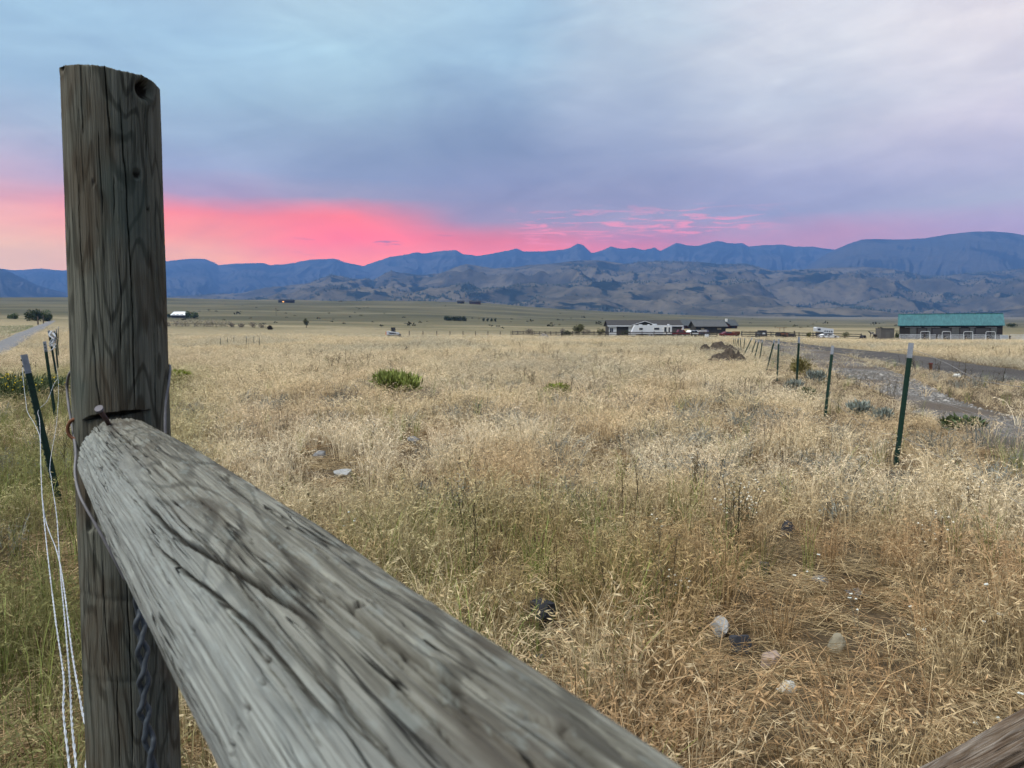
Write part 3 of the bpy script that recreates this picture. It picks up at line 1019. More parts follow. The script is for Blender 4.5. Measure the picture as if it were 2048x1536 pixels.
# rail -----------------------------------------------------------------------
D_R = Vector((-0.54939, 0.83552, 0.00904)).normalized()
RAIL_R = 0.066
RAIL_C = Vector((0.1207, 0.0815, -0.1999)) * 1.0 + Vector((0, 0, EYE))
RAIL_A = -RAIL_R  # unused marker
def rail_end_t(Y):
    return (Y - RAIL_C.y) / D_R.y
T_END = rail_end_t(1.166)
rz_up = Vector((0, 0, 1))
RX = D_R.cross(rz_up).normalized()       # to the right of the rail when looking along it
RU = RX.cross(D_R).normalized()
def rail_hit(px, py):
    o = Vector((0, 0, EYE)) - RAIL_C
    d = ray(px, py).normalized()
    ox, ou, dx, du = o.dot(RX), o.dot(RU), d.dot(RX), d.dot(RU)
    A = dx * dx + du * du; B = ox * dx + ou * du; C = ox * ox + ou * ou - RAIL_R ** 2
    disc = max(B * B - A * C, 0)
    t = (-B - math.sqrt(disc)) / A
    P = o + d * t
    return (math.atan2(P.dot(RU), P.dot(RX)), P.dot(D_R))
def rc(w, d, *pp):
    return ([rail_hit(*p) for p in pp], w, d)
R_CR = [
    rc(0.0022, 0.012, (283,997), (327,1048), (356,1075), (425,1115), (475,1144), (563,1198), (640,1262)),
    rc(0.0018, 0.011, (292,1075), (337,1120), (366,1144), (406,1169), (450,1208), (494,1253), (539,1302), (583,1351), (660,1440)),
    rc(0.0026, 0.010, (690,1200), (760,1262), (819,1307), (878,1341), (930,1380)),
    rc(0.0026, 0.010, (1030,1414), (1088,1434), (1120,1453), (1175,1500), (1260,1560)),
    rc(0.00087, 0.0060, (360,900), (420,935), (500,990), (580,1050)),
    rc(0.00074, 0.0060, (300,905), (340,945), (400,1000), (470,1060)),
    rc(0.00074, 0.0060, (230,985), (262,1040), (300,1110), (340,1180)),
    rc(0.00087, 0.0060, (420,1180), (480,1260), (560,1370), (640,1490)),
    rc(0.00087, 0.0060, (560,1130), (640,1190), (740,1270), (850,1370), (960,1480)),
    rc(0.00074, 0.0050, (500,1040), (600,1110), (700,1180)),
    rc(0.00074, 0.0050, (620,1320), (700,1410), (780,1510)),
    rc(0.00074, 0.0050, (760,1330), (850,1420), (940,1520)),
    rc(0.00062, 0.0050, (210,900), (235,935), (262,970)),
    rc(0.00074, 0.0050, (800,1230), (900,1310), (1000,1390)),
]
_r = random.Random(3)
for _ in range(32):
    t0 = _r.uniform(0.25, 2.6); a0 = _r.uniform(-0.1, 1.0); L = _r.uniform(0.12, 0.45)
    R_CR.append(([(t0, a0), (t0 + _r.uniform(-.03, .03), a0 + L * .5), (t0 + _r.uniform(-.05, .05), a0 + L)], _r.uniform(.0005, .0009), _r.uniform(.003, .006)))
R_KN = []
for (px, py, r_, dp, dk) in [(534,1320,.004,.006,.9), (506,1085,.0028,.004,.8), (385,1265,.004,.005,.75), (720,1205,.006,.006,.8), (742,1196,.004,.004,.7), (505,1078,.003,.004,.6), (300,855,.003,.004,.5), (262,868,.0025,.003,.5), (1118,1445,.006,.005,.7), (520,1365,.004,.005,.7), (494,1418,.0045,.005,.7), (472,1450,.005,.005,.75), (468,1500,.005,.005,.7), (402,1005,.003,.003,.4), (640,1195,.004,.004,.7)]:
    th_, a_ = rail_hit(px, py)
    R_KN.append((th_, a_, r_ * .55, dp * .6, dk))
def rail_rad(TH, Z):
    taper = RAIL_R * (1 - 0.10 * sstep(0.9, T_END, Z))
    dome = sstep(T_END - 0.028, T_END + 0.004, Z)
    r = taper * np.sqrt(np.clip(1 - (dome * 0.86) ** 2, 0.05, 1))
    # a flattened, chipped upper face and lumpy sides
    r = r + 0.0026 * (fbm(TH * 2.0, Z * 3, 92, 3) - 0.5) * 2 + 0.0010 * (fbm(TH * 16, Z * 4, 93, 4) - 0.5) * 2
    chips = fbm(TH * 14, Z * 20, 94, 4)
    r = r - 0.0022 * sstep(0.56, 0.68, chips) * sstep(0.6, 1.15, Z)
    r = r - 0.0009 * sstep(0.54, 0.60, fbm(TH * 22, Z * 5, 95, 4))
    return r
zs = np.concatenate([np.linspace(-1.35, -0.15, 26), np.linspace(-0.14, T_END - 0.03, 400), np.linspace(T_END - 0.0285, T_END, 14)])
me = log_mesh('rail', zs, thetas(1.9, PI * 0.56, 330, 40), rail_rad, lambda Z: (0 * Z, 0 * Z), R_CR, R_KN)
M4 = Matrix((RX, RU, D_R)).transposed().to_4x4()
M4.translation = RAIL_C
# note: local x=RX, y=RU, z=along
me.transform(M4)
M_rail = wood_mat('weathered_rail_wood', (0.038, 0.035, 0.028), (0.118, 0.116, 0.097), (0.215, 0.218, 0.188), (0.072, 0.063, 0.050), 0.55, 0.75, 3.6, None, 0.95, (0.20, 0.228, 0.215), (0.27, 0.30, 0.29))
rail = empty('brace_rail', (0, 0, 0), 0, 'cracked silver grey round rail running from the corner post under the viewer', 'rail')
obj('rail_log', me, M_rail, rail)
# bent nail
nb_ = MB()
p_in = at(224, 862, 1.115); p_hd = at(199, 819, 1.075)
nb_.tube([p_in + (p_in - p_hd) * 0.3, p_in, at(212, 838, 1.09), p_hd], 0.0032, 8)
dv = (p_hd - at(212, 838, 1.09)).normalized()
nail = nb_.build('nail', mat('rusty_nail', (0.055, 0.032, 0.028), 0.7, 0.3, 80), rail, True)
hd = MB()
hd.cyl(p_hd - dv * 0.001, p_hd + dv * 0.0028, 0.0058, 14)
hd.build('nail_head', mat('nail_head_steel', (0.10, 0.095, 0.11), 0.6, 0.2, 80), nail)
# rusty staple ring on the left of the post
st = MB()
pts = []
for k in range(11):
    a = PI * (0.35 + 1.25 * k / 10)
    pts.append(at(152 + 17 * math.cos(a), 858 - 20 * math.sin(a) * 1.0, 1.175))
st.tube(pts, 0.0027, 7)
st.build('staple', M_rust, post, True)

# wires about the post ---------------------------------------------------------
def smooth_path(ctrl, n):
    c = [Vector(p) for p in ctrl]
    out = []
    m = len(c) - 1
    for k in range(n + 1):
        t = k / n * m
        i = min(int(t), m - 1)
        f = t - i
        p0, p1, p2, p3 = c[max(i - 1, 0)], c[i], c[i + 1], c[min(i + 2, m)]
        out.append(0.5 * ((2 * p1) + (p2 - p0) * f + (2 * p0 - 5 * p1 + 4 * p2 - p3) * f * f + (3 * p1 - p0 - 3 * p2 + p3) * f ** 3))
    return out
def twisted(path, r, rad, pitch, jit=0.0, seed=0):
    rnd = random.Random(seed)
    strands = [[], []]
    s = 0.0
    ref = Vector((0.9, 0.3, 0.1))
    ph = 0.0
    for i, p in enumerate(path):
        q = path[min(i + 1, len(path) - 1)] - path[max(i - 1, 0)]
        t = q.normalized()
        if i:
            ds = (p - path[i - 1]).length
            ph += 2 * PI * ds / pitch * (1 + jit * rnd.uniform(-1, 1))
        u = (ref - t * ref.dot(t)).normalized(); w = t.cross(u)
        rr = rad * (1 + jit * 0.6 * math.sin(i * 0.37 + seed))
        for k in (0, 1):
            a = ph + k * PI
            strands[k].append(p + u * (rr * math.cos(a)) + w * (rr * math.sin(a)))
    return strands
bw = empty('brace_wire', (0, 0, 0), 0, 'dark blue grey twisted brace wire hanging down the front of the corner post', 'wire')
path = smooth_path([at(281, 1150, 1.115), at(278, 1220, 1.11), at(283, 1280, 1.10), at(288, 1340, 1.095), at(287, 1410, 1.09), at(298, 1480, 1.085), at(306, 1560, 1.08), at(318, 1700, 1.07), at(330, 1900, 1.06)], 150)
for k, s_ in enumerate(twisted(path, 0.003, 0.0046, 0.078, 0.7, 4)):
    MB().tube(s_, 0.0040, 8).build('strand', M_wire_old, bw, True)
lw = empty('wire_loop', (0, 0, 0), 0, 'smooth pale wire looped round the corner post and down beside the rail end', 'wire')
def around(px0, py0, px1, py1):
    a, b = at(px0, py0, 1.21), at(px1, py1, 1.21)
    return a, b
a, b = at(133, 742, 1.225), at(339, 735, 1.225)
pts = []
for k in range(9):          # round the back of the post
    f = k / 8
    ang = PT0 + PI / 2 + PI * f + (-0.02)
    pts.append(Vector((POST_C.x + (POST_R + 0.003) * math.cos(ang), POST_C.y + (POST_R + 0.003) * math.sin(ang), b.z + (a.z - b.z) * f)))
left = [at(134, 770, 1.215), at(138, 815, 1.20), at(147, 868, 1.18), at(152, 905, 1.155), at(150, 945, 1.13), at(158, 985, 1.105), at(172, 1015, 1.09), at(192, 1050, 1.08), at(222, 1105, 1.075), at(250, 1160, 1.085)]
right = [at(337, 770, 1.215), at(332, 800, 1.205), at(330, 840, 1.19), at(331, 880, 1.18)]
MB().tube(smooth_path(list(reversed(right)) + pts + left, 140), 0.0021, 8).build('strand', mat('dull_wire', (0.13, 0.13, 0.14), 0.55, 0.25, 40), lw, True)

# left hanging wires -----------------------------------------------------------
def hang(name, ctrl, label, pitch=0.055, r=0.00125):
    t = empty(name, (0, 0, 0), 0, label, 'wire', 'slack wires left of the corner post')
    path = smooth_path([at(*c) for c in ctrl], 330)
    for s_ in twisted(path, r, r * 1.0, pitch, 0.15, len(label)):
        MB().tube(s_, r, 6).build('strand', M_wire, t, True)
hang('slack_wire', [(47,727,6.5),(45,742,6.45),(52,806,6.1),(56,826,5.9),(68,846,5.4),(79,872,4.9),(81,905,4.4),(82,940,3.9),(84,992,3.3),(93,1088,2.6),(110,1231,2.0),(127,1351,1.65),(127,1423,1.5),(137,1519,1.36),(150,1640,1.22),(158,1740,1.18)], 'leftmost white twisted wire hanging from the leaning post to the ground post')
hang('slack_wire', [(116,756,12.3),(108,768,11.0),(95,800,8.0),(77,820,6.45),(79,840,5.9),(81,880,5.0),(82,944,4.0),(89,1030,3.0),(115,1107,2.45),(129,1183,2.1),(144,1303,1.75),(163,1413,1.5),(175,1475,1.4),(172,1540,1.32),(168,1640,1.22),(163,1740,1.18)], 'white twisted wire nearest the corner post, kinked below the leaning posts')
hang('slack_wire', [(112,730,12.3),(117,770,11.5),(114,838,9.0),(101,920,6.0),(103,960,4.6),(113,1030,3.4),(120,1135,2.5),(129,1231,2.05),(139,1351,1.68),(144,1447,1.47),(153,1540,1.33),(158,1640,1.22),(160,1740,1.18)], 'middle white twisted wire between its two neighbours beside the corner post')

# leaning weathered log bottom right ------------------------------------------
def small_log(name, a, b, r, m, label, cat, seed):
    a, b = Vector(a), Vector(b)
    L = (b - a).length
    th = np.linspace(-PI, PI, 121)[:-1]
    zs = np.linspace(0, L, 160)
    rnd = random.Random(seed)
    cr = []
    for _ in range(16):
        t0 = rnd.uniform(-3, 3); z0 = rnd.uniform(0, L * .8); ln = rnd.uniform(.15, .5)
        cr.append(([(t0, z0), (t0 + rnd.uniform(-.15, .15), z0 + ln)], rnd.uniform(.002, .004), rnd.uniform(.006, .014)))
    me = log_mesh(name, zs, th, lambda TH, Z: r * (1 + 0.10 * (fbm(TH * 1.3, Z * 3, seed, 3) - 0.5) * 2) - 0.006 * sstep(.5, .6, fbm(TH * 3, Z * 4, seed + 2, 3)), lambda Z: (0.012 * np.sin(Z * 3), 0.008 * np.cos(Z * 2.3)), cr, [])
    me.transform((b - a).to_track_quat('Z', 'Y').to_matrix().to_4x4())
    o = obj(name, me, m)
    o.location = a
    return tag(o, label, cat)
M_log = wood_mat('brown_weathered_log', (0.05, 0.036, 0.026), (0.150, 0.115, 0.083), (0.27, 0.245, 0.215), (0.085, 0.058, 0.040), 0.3, 0.6, 5.0)
la, lb = at(1880, 1582, 1.62), at(2060, 1480, 1.50)
dlt = (lb - la).normalized()
g0 = la - dlt * ((la.z - 0.05) / dlt.z)
small_log('leaning_log', g0, lb + dlt * 0.75, 0.052, M_log, 'brown weathered leaning log cut off by the lower right corner', 'log', 15)

# ================================================================== FENCE POSTS AND WIRES
def tpost_mesh():
    sh = MB(); stud = MB(); tip = MB(); foot = MB()
    sh.box(-0.024, 0.024, -0.0025, 0.0025, -0.45, 1.23)
    sh.box(-0.0025, 0.0025, 0.0025, 0.045, -0.45, 1.23)
    tip.box(-0.0244, 0.0244, -0.0029, 0.0029, 1.23, 1.4)
    tip.box(-0.0029, 0.0029, 0.0029, 0.0454, 1.23, 1.4)
    for k in range(25):
        z = 0.05 + k * 0.054
        stud.box(-0.009, 0.009, -0.010, -0.0026, z, z + 0.016)
    return sh.mesh('post_shaft'), tip.mesh('painted_tip'), stud.mesh('studs')
TS, TT, TU = tpost_mesh()
TS.materials.append(M_tpost); TT.materials.append(M_tip); TU.materials.append(M_tpost)
def tpost(base, top, label, group, rz=None, full=True):
    base, top = Vector(base), Vector(top)
    d = top - base
    o = empty('steel_post', base, 0, label, 'fence post', group)
    q = d.to_track_quat('Z', 'Y')
    o.rotation_mode = 'QUATERNION'
    o.rotation_quaternion = q @ Matrix.Rotation(rz if rz is not None else random.uniform(-.5, .5), 3, 'Z').to_quaternion()
    o.scale = (1, 1, d.length / 1.4)
    for nm, me_ in (('post_shaft', TS), ('painted_tip', TT), ('studs', TU)):
        if nm == 'studs' and not full:
            continue
        q_ = obj(nm, me_, None, o)
        if nm == 'studs': q_['kind'] = 'stuff'
    return o
ORD = ['first', 'second', 'third', 'fourth', 'fifth', 'sixth', 'seventh', 'eighth', 'ninth', 'tenth', 'eleventh', 'twelfth', 'thirteenth', 'fourteenth', 'fifteenth', 'sixteenth', 'seventeenth', 'eighteenth', 'nineteenth', 'twentieth']
RP = [(1795,932,1826,686),(1652.5,834,1668,691.5),(1593.5,779,1599.5,673.5),(1555.5,762,1559,678),(1534,741,1550,679.5),(1519.5,723,1526,679.5),(1508,726,1519,679),(1502,712,1513,679),(1485,717,1505,675.6),(1487.5,704.5,1490,676),(1482,704,1480,676),(1476.5,697,1478,676),(1472.6,693.6,1476.5,677),(1470,693,1471,677),(1467,691,1468,676.5)]
rights = []
for k, (bx, by, tx, ty) in enumerate(RP):
    b = gnd(bx, by); t = at(tx, ty, b.y)
    what = 'nearest and tallest green steel post with white tip beside the gravel track' if k == 0 else ORD[k] + ' green steel post from the viewer in the row beside the gravel track'
    tpost(b, t, what, 'steel posts along the gravel track', full=k < 6)
    rights.append((b, t))
LP = [((115,1012),(42,710),'nearest leaning green steel post with white tip left of the corner post'),
      ((113,850),(89,683),'second leaning steel post with long white tip left of the corner post'),
      ((116,775),(96,661),'third steel post, tangled with white wire at its top, left of the corner post'),
      ((116,752),(108,663),'fourth steel post, upright in the wire tangle left of the corner post'),
      ((117,722),(112,658),'fifth steel post of the left line, nearly hidden behind the tangle'),
      ((118,690),(117,653),'sixth and farthest steel post of the line left of the corner post')]
lefts = []
for k, (bb, tt_, lab) in enumerate(LP):
    b = gnd(*bb); t = at(*tt_, b.y * (0.985 if k < 2 else 1.0))
    tpost(b, t, lab, 'steel posts left of the corner post', rz=0.2, full=k < 2)
    lefts.append((b, t))
# white wire bundle in the tangle
tg = empty('wire_tangle', lefts[2][0], 0, 'tangled bundle of white wire caught on the posts left of the corner post', 'wire')
rnd = random.Random(5)
for k in range(6):
    Yk = 17.0
    c = [at(98 + rnd.uniform(-2, 4) + k * 2, 664 + rnd.uniform(-3, 3), Yk)]
    for j in range(4):
        c.append(at(103 + rnd.uniform(-5, 9), 672 + j * 7 + rnd.uniform(-3, 3), Yk + rnd.uniform(-.5, .5)))
    c = [p - lefts[2][0] for p in c]
    MB().tube(smooth_path(c, 24), 0.012, 5).build('strand', M_wire, tg, True)
c = [at(90, 697, 12.2), at(97, 702, 13), at(105, 698, 14.5), at(112, 688, 16.5)]
t = empty('fence_wire', lefts[1][0], 0, 'short sagging white wire between the second and third left posts', 'wire')
MB().tube(smooth_path([p - lefts[1][0] for p in c], 30), 0.006, 5).build('strand', M_wire, t, True)

def fence_wire(ctrl, label, r=0.0022):
    o = Vector(ctrl[0])
    t = empty('fence_wire', o, 0, label, 'wire', 'thin wires of the right hand fence')
    MB().tube(smooth_path([Vector(p) - o for p in ctrl], 18 * (len(ctrl) - 1)), r, 5).build('strand', M_wire_thin, t, True)
def on_post(k, f):
    b, t = rights[k]
    return b + (t - b) * f + Vector((0, -0.012, 0))
fence_wire([at(2110, 790, 5.6), at(2048, 775, 6.3), at(1990, 766, 7.0), at(1950, 757, 7.4), at(1890, 725, 8.0), on_post(0, 0.945), at(1790, 701, 9.5), at(1752, 704, 10.6), at(1700, 705, 12.4), on_post(1, 0.93)], 'slack top wire drooping right from the nearest steel post')
pts_ = [at(2110, 1050, 4.9), at(1960, 960, 6.3), on_post(0, 0.24), at(1735, 858, 10.4), on_post(1, 0.26), at(1620, 800, 16), on_post(2, 0.28), on_post(3, 0.28), on_post(4, 0.28), on_post(5, 0.28)]
fence_wire(pts_, 'low wire strung along the right hand steel posts near the grass')
pts_ = [at(2110, 880, 5.0), at(1960, 830, 6.5), on_post(0, 0.60), at(1735, 775, 10.4), on_post(1, 0.62), on_post(2, 0.6), on_post(3, 0.6), on_post(4, 0.6), on_post(5, 0.6)]
fence_wire(pts_, 'middle wire strung along the right hand steel posts', 0.0014)

# small far steel posts in the field
for k, (px, y0, y1) in enumerate([(441, 694, 676), (455, 691, 674), (468, 689, 673), (493, 693, 673), (508, 690, 671.5), (519, 695, 676)]):
    b = gnd(px, y0); t_ = at(px, y1, b.y)
    tpost(b, t_, ORD[k] + ' from the left of the thin posts standing alone in the field', 'thin posts alone in the field', full=False)

# dark post-and-rail fences -------------------------------------------------
def rail_fence(name, posts, rails, h, label, pw=0.14, material=None, rail_h=0.19, wires=False):
    material = material or M_fencewood
    o = Vector(posts[0])
    t = empty(name, o, 0, label, 'fence')
    pm = MB().box(-pw / 2, pw / 2, -pw / 2, pw / 2, -0.3, h + 0.06)
    pm.box(-pw / 2 - .01, pw / 2 + .01, -pw / 2 - .01, pw / 2 + .01, h + 0.06, h + 0.09)
    pme = pm.mesh('post'); pme.materials.append(material)
    for p in posts:
        q = obj('post', pme, None, t)
        q.location = Vector(p) - o
    for a, b in zip(posts[:-1], posts[1:]):
        for rz_ in rails:
            m = MB()
            off = Vector((0, -pw / 2 - 0.024, rz_))
            if wires:
                m.cyl(Vector(a) - o + Vector((0, -pw / 2 - .012, rz_)), Vector(b) - o + Vector((0, -pw / 2 - .012, rz_)), 0.010, 5)
                m.build('wire', M_wire_thin, t)
            else:
                m.bar(Vector(a) - o + off, Vector(b) - o + off, 0.045, rail_h)
                m.build('rail', material, t)
    return t
rail_fence('post_and_wire_fence', [gp(px, 178) for px in (818.6, 846, 873.5, 900, 926, 951, 976, 1000.5, 1022)], (1.22, 0.75), 1.25, 'row of thin dark posts with wire between the loader and the corral', 0.17, M_postwood, wires=True)
rail_fence('rail_fence', [gp(1024.6 + (1123 - 1024.6) * k / 9, 215 - 38 * k / 9) for k in range(10)], (0.35, 0.75, 1.15), 1.3, 'dark board fence running back left of the house', 0.16)
rail_fence('rail_fence', [gp(px, 175) for px in (1124, 1145, 1166, 1188, 1211, 1234, 1260, 1284, 1308, 1333, 1358, 1383, 1408, 1434)], (0.35, 0.78, 1.2), 1.35, 'dark board fence in front of the house and camper', 0.16)
rail_fence('rail_fence', [gp(px, 192) for px in (1483, 1512, 1542, 1570, 1598, 1626, 1658, 1689, 1722.6)], (0.35, 0.85, 1.4), 1.5, 'dark rail fence across the yard between drive and barn', 0.17)
rail_fence('rail_fence', [gp(px, 232) for px in (1484, 1500, 1516, 1531, 1546)], (0.5, 1.0, 1.5), 1.55, 'thin pipe fence far back beside the drive', 0.09, M_postwood, 0.06)

# ================================================================== BUILDINGS
def gable(name, label, x0, x1, y_front, depth, zb, h_wall, h_ridge, wallm, roofm, trimm=None, over=0.6, base=None, cat='house', rz=0.0):
    """long side faces the viewer; returns root with local origin at middle of the front wall base"""
    t = empty(name, base, rz, label, cat)
    w = MB().box(x0, x1, 0, depth, -0.8, h_wall)
    m = depth / 2
    w.add([(x0, 0, h_wall), (x0, depth, h_wall), (x0, m, h_ridge - .15), (x0 + .01, 0, h_wall), (x0 + .01, depth, h_wall), (x0 + .01, m, h_ridge - .15)], [(0, 1, 2), (3, 5, 4), (0, 2, 5, 3), (1, 4, 5, 2), (0, 3, 4, 1)])
    w.add([(x1 - .01, 0, h_wall), (x1 - .01, depth, h_wall), (x1 - .01, m, h_ridge - .15), (x1, 0, h_wall), (x1, depth, h_wall), (x1, m, h_ridge - .15)], [(0, 1, 2), (3, 5, 4), (0, 2, 5, 3), (1, 4, 5, 2), (0, 3, 4, 1)])
    w.build('wall', wallm, t)
    sl = (h_ridge - h_wall) / m
    th = 0.14
    r = MB()
    for sgn in (0, 1):
        ya, yb = (-over, m) if sgn == 0 else (depth + over, m)
        za, zb_ = h_wall - sl * over + 0.05, h_ridge + 0.05
        r.add([(x0 - over, ya, za), (x1 + over, ya, za), (x1 + over, yb, zb_), (x0 - over, yb, zb_), (x0 - over, ya, za + th), (x1 + over, ya, za + th), (x1 + over, yb, zb_ + th), (x0 - over, yb, zb_ + th)], [(0, 1, 2, 3), (7, 6, 5, 4), (0, 4, 5, 1), (1, 5, 6, 2), (2, 6, 7, 3), (3, 7, 4, 0)])
    ro = r.build('roof', roofm, t)
    if trimm:
        za = h_wall - sl * over + 0.05
        MB().box(x0 - over, x1 + over, -over - 0.05, -over - 0.004, za - 0.16, za + 0.16).build('fascia', trimm, t)
    return t
def window(t, x0, x1, z0, z1, y=-0.004, fm=None, gm=None, fw=0.09):
    f = MB()
    f.box(x0 - fw, x1 + fw, y - .05, y, z0 - fw, z0).box(x0 - fw, x1 + fw, y - .05, y, z1, z1 + fw).box(x0 - fw, x0, y - .05, y, z0, z1).box(x1, x1 + fw, y - .05, y, z0, z1).box((x0 + x1) / 2 - .03, (x0 + x1) / 2 + .03, y - .045, y, z0, z1)
    w = f.build('window', fm or M_white, t)
    MB().box(x0, x1, y - .03, y - .012, z0, z1).build('pane', gm or M_glass, w)
def door(t, x0, x1, z1, m, y=-0.004, handle=True):
    d = MB().box(x0, x1, y - .06, y, 0.05, z1).build('door', m, t)
    if handle:
        MB().box(x0 + .08, x0 + .14, y - .12, y - .062, z1 * .45, z1 * .5).build('handle', M_dark, d)

M_sid_dark = mat('dark_grey_siding', (0.034, 0.033, 0.030), 0.85, 0.2, 1.5, stretch=(1, 1, 8))
M_sid_white = mat('white_siding', (0.55, 0.58, 0.60), 0.8, 0.1, 2)
M_roof_dark = mat('dark_shingles', (0.034, 0.033, 0.033), 0.9, 0.25, 2.0)
M_roof_blue = mat('dark_slate_metal', (0.034, 0.042, 0.047), 0.6, 0.2, 1.0)
M_redwood = mat('dark_red_boards', (0.046, 0.017, 0.013), 0.85, 0.3, 2.0)
M_brownwall = mat('dark_brown_boards', (0.015, 0.012, 0.010), 0.9, 0.35, 1.6, stretch=(5, 5, 1))
M_teal = mat('teal_metal_roof', (0.022, 0.096, 0.112), 0.5, 0.25, 0.6, stretch=(3, 1, 1), col2=(0.038, 0.140, 0.158))

def px2x(px, Y, ref):
    return (px - ref) * Y / F

# grey ranch house with white trim
Y = 236; ref = 1290
loc = gp(ref, Y)
k = Y / F
house = gable('ranch_house', 'long grey ranch house with white eaves behind the camper', (1218 - ref) * k, (1362 - ref) * k, 0, 9.0, 0, 3.0, 4.55, M_sid_dark, M_roof_dark, M_white, 0.55, loc)
MB().box((1218 - ref) * k, (1233 - ref) * k, -.05, -.003, 0, 2.75).build('white_panel', M_sid_white, house)
MB().box((1257 - ref) * k, (1272 - ref) * k, -.05, -.003, 0, 2.75).build('white_panel', M_sid_white, house)
window(house, (1219.5 - ref) * k, (1226 - ref) * k, 1.0, 2.2, -0.052)
door(house, (1241 - ref) * k, (1249 - ref) * k, 2.1, M_sid_dark, -0.003)
MB().box((1363.5 - ref) * k, (1366.5 - ref) * k, -.5, -.3, 0, 2.7).build('porch_post', M_white, house)
MB().box((1345 - ref) * k, (1360 - ref) * k, -.06, -.003, 0, 2.4).build('garage_door', mat('garage_door_grey', (0.075, 0.072, 0.066), 0.8, 0.1, 2, stretch=(1, 1, 6)), house)
# projecting entry gable
g = MB()
xa, xb, xm = (1262 - ref) * k, (1312 - ref) * k, (1287.5 - ref) * k
zp, ze = 4.25, 3.15
g.prism([(xa + .3, 2.9), (xb - .3, 2.9), (xb - .3, ze - .05), (xm, zp - .25), (xa + .3, ze - .05)], -1.2, 0.3)
g.build('gable_wall', M_sid_dark, house)
g = MB()
for s0_, s1_ in ((xa, xm), (xm, xb)):
    za, zb_ = (ze - .15, zp) if s0_ == xa else (zp, ze - .15)
    g.add([(s0_, -1.6, za), (s1_, -1.6, zb_), (s1_, 4.0, zb_), (s0_, 4.0, za), (s0_, -1.6, za + .12), (s1_, -1.6, zb_ + .12), (s1_, 4.0, zb_ + .12), (s0_, 4.0, za + .12)], [(0, 1, 2, 3), (7, 6, 5, 4), (0, 4, 5, 1), (1, 5, 6, 2), (2, 6, 7, 3), (3, 7, 4, 0)])
g.build('gable_roof', M_roof_dark, house)
g = MB()
g.bar((xa, -1.64, ze - .1), (xm, -1.64, zp + .05), .08, .16); g.bar((xm, -1.64, zp + .05), (xb, -1.64, ze - .1), .08, .16)
g.build('bargeboard', M_white, house)

# lodge behind with red gable
Y = 335; ref = 1421; k = Y / F
loc = gp(ref, Y); loc.z -= 0.7
lodge = gable('lodge', 'dark lodge with slate roof and red gable behind the shop', (1368 - ref) * k, (1474 - ref) * k, 0, 12, 0, 2.1, 4.5, M_redwood, M_roof_blue, None, 0.7, loc)
xa, xb, xm = (1425 - ref) * k, (1457 - ref) * k, (1442 - ref) * k
g = MB(); g.prism([(xa + .4, 1.5), (xb - .4, 1.5), (xb - .4, 2.3), (xm, 3.85), (xa + .4, 2.3)], -2.5, 3); g.build('gable_wall', mat('red_gable_boards', (0.10, 0.032, 0.022), 0.8, 0.2, 2), lodge)
g = MB()
for s0_, s1_, za, zb_ in ((xa, xm, 2.1, 4.0), (xm, xb, 4.0, 2.1)):
    g.add([(s0_, -3, za), (s1_, -3, zb_), (s1_, 5.0, zb_), (s0_, 5.0, za), (s0_, -3, za + .18), (s1_, -3, zb_ + .18), (s1_, 5.0, zb_ + .18), (s0_, 5.0, za + .18)], [(0, 1, 2, 3), (7, 6, 5, 4), (0, 4, 5, 1), (1, 5, 6, 2), (2, 6, 7, 3), (3, 7, 4, 0)])
g.build('gable_roof', M_roof_blue, lodge)
MB().box(xm - .5, xm + .4, -2.56, -2.503, 2.3, 2.9).build('gable_window', mat('warm_window', (0.30, 0.12, 0.08), 0.5, 0.2, 2), lodge)
window(lodge, (1376 - ref) * k, (1384 - ref) * k, 0.9, 1.7, -.004, M_redwood)
window(lodge, (1463 - ref) * k, (1469 - ref) * k, 0.9, 1.7, -.004, M_redwood)
MB().box((1455 - ref) * k, (1459 - ref) * k, 3.5, 4.2, 3.7, 5.0).build('vent_stack', M_offwhite, lodge)

# shop in front of it
Y = 262; ref = 1421; k = Y / F
loc = gp(ref, Y)
shop = gable('shop', 'low dark shop with small pale windows in front of the lodge', (1392 - ref) * k, (1451 - ref) * k, 0, 9, 0, 2.5, 4.2, M_sid_dark, mat('shop_roof', (0.062, 0.066, 0.07), 0.8, 0.2, 1.5), None, 0.7, loc, cat='shed')
M_lit = mat('pale_blind', (0.36, 0.30, 0.20), 0.6, 0.1, 3)
window(shop, (1402 - ref) * k, (1408 - ref) * k, 1.35, 1.9, -.004, M_sid_dark, M_lit)
window(shop, (1434 - ref) * k, (1442 - ref) * k, 1.35, 1.9, -.004, M_sid_dark, M_lit)
door(shop, (1412 - ref) * k, (1421 - ref) * k, 2.2, M_dark)

# teal roofed horse barn
Y = 204; ref = 1898; k = Y / F
loc = gp(ref, Y)
bx0, bx1 = (1797 - ref) * k, (2001 - ref) * k
barn = gable('horse_barn', 'long dark horse barn with teal metal roof behind white corral panels', bx0, bx1, 0, 9.5, 0, 4.0, 6.85, M_brownwall, M_teal, None, 0.45, loc, cat='barn')
rb = MB()
n_ = 46
for i in range(n_ + 1):
    x = bx0 - .45 + (bx1 - bx0 + .9) * i / n_
    sl = (6.85 - 4.0) / 4.75
    a_ = Vector((x, -.45, 4.0 - sl * .45 + .24)); b_ = Vector((x, 4.72, 6.85 + .22))
    rb.bar(a_, b_, 0.09, 0.07)
rb.build('roof_ribs', M_teal, barn)
MB().bar((bx0 - .5, 4.75, 7.09), (bx1 + .5, 4.75, 7.09), .5, .08).build('ridge_cap', M_teal, barn)
M_stall = mat('grey_white_stall_door', (0.055, 0.06, 0.06), 0.8, 0.2, 2)
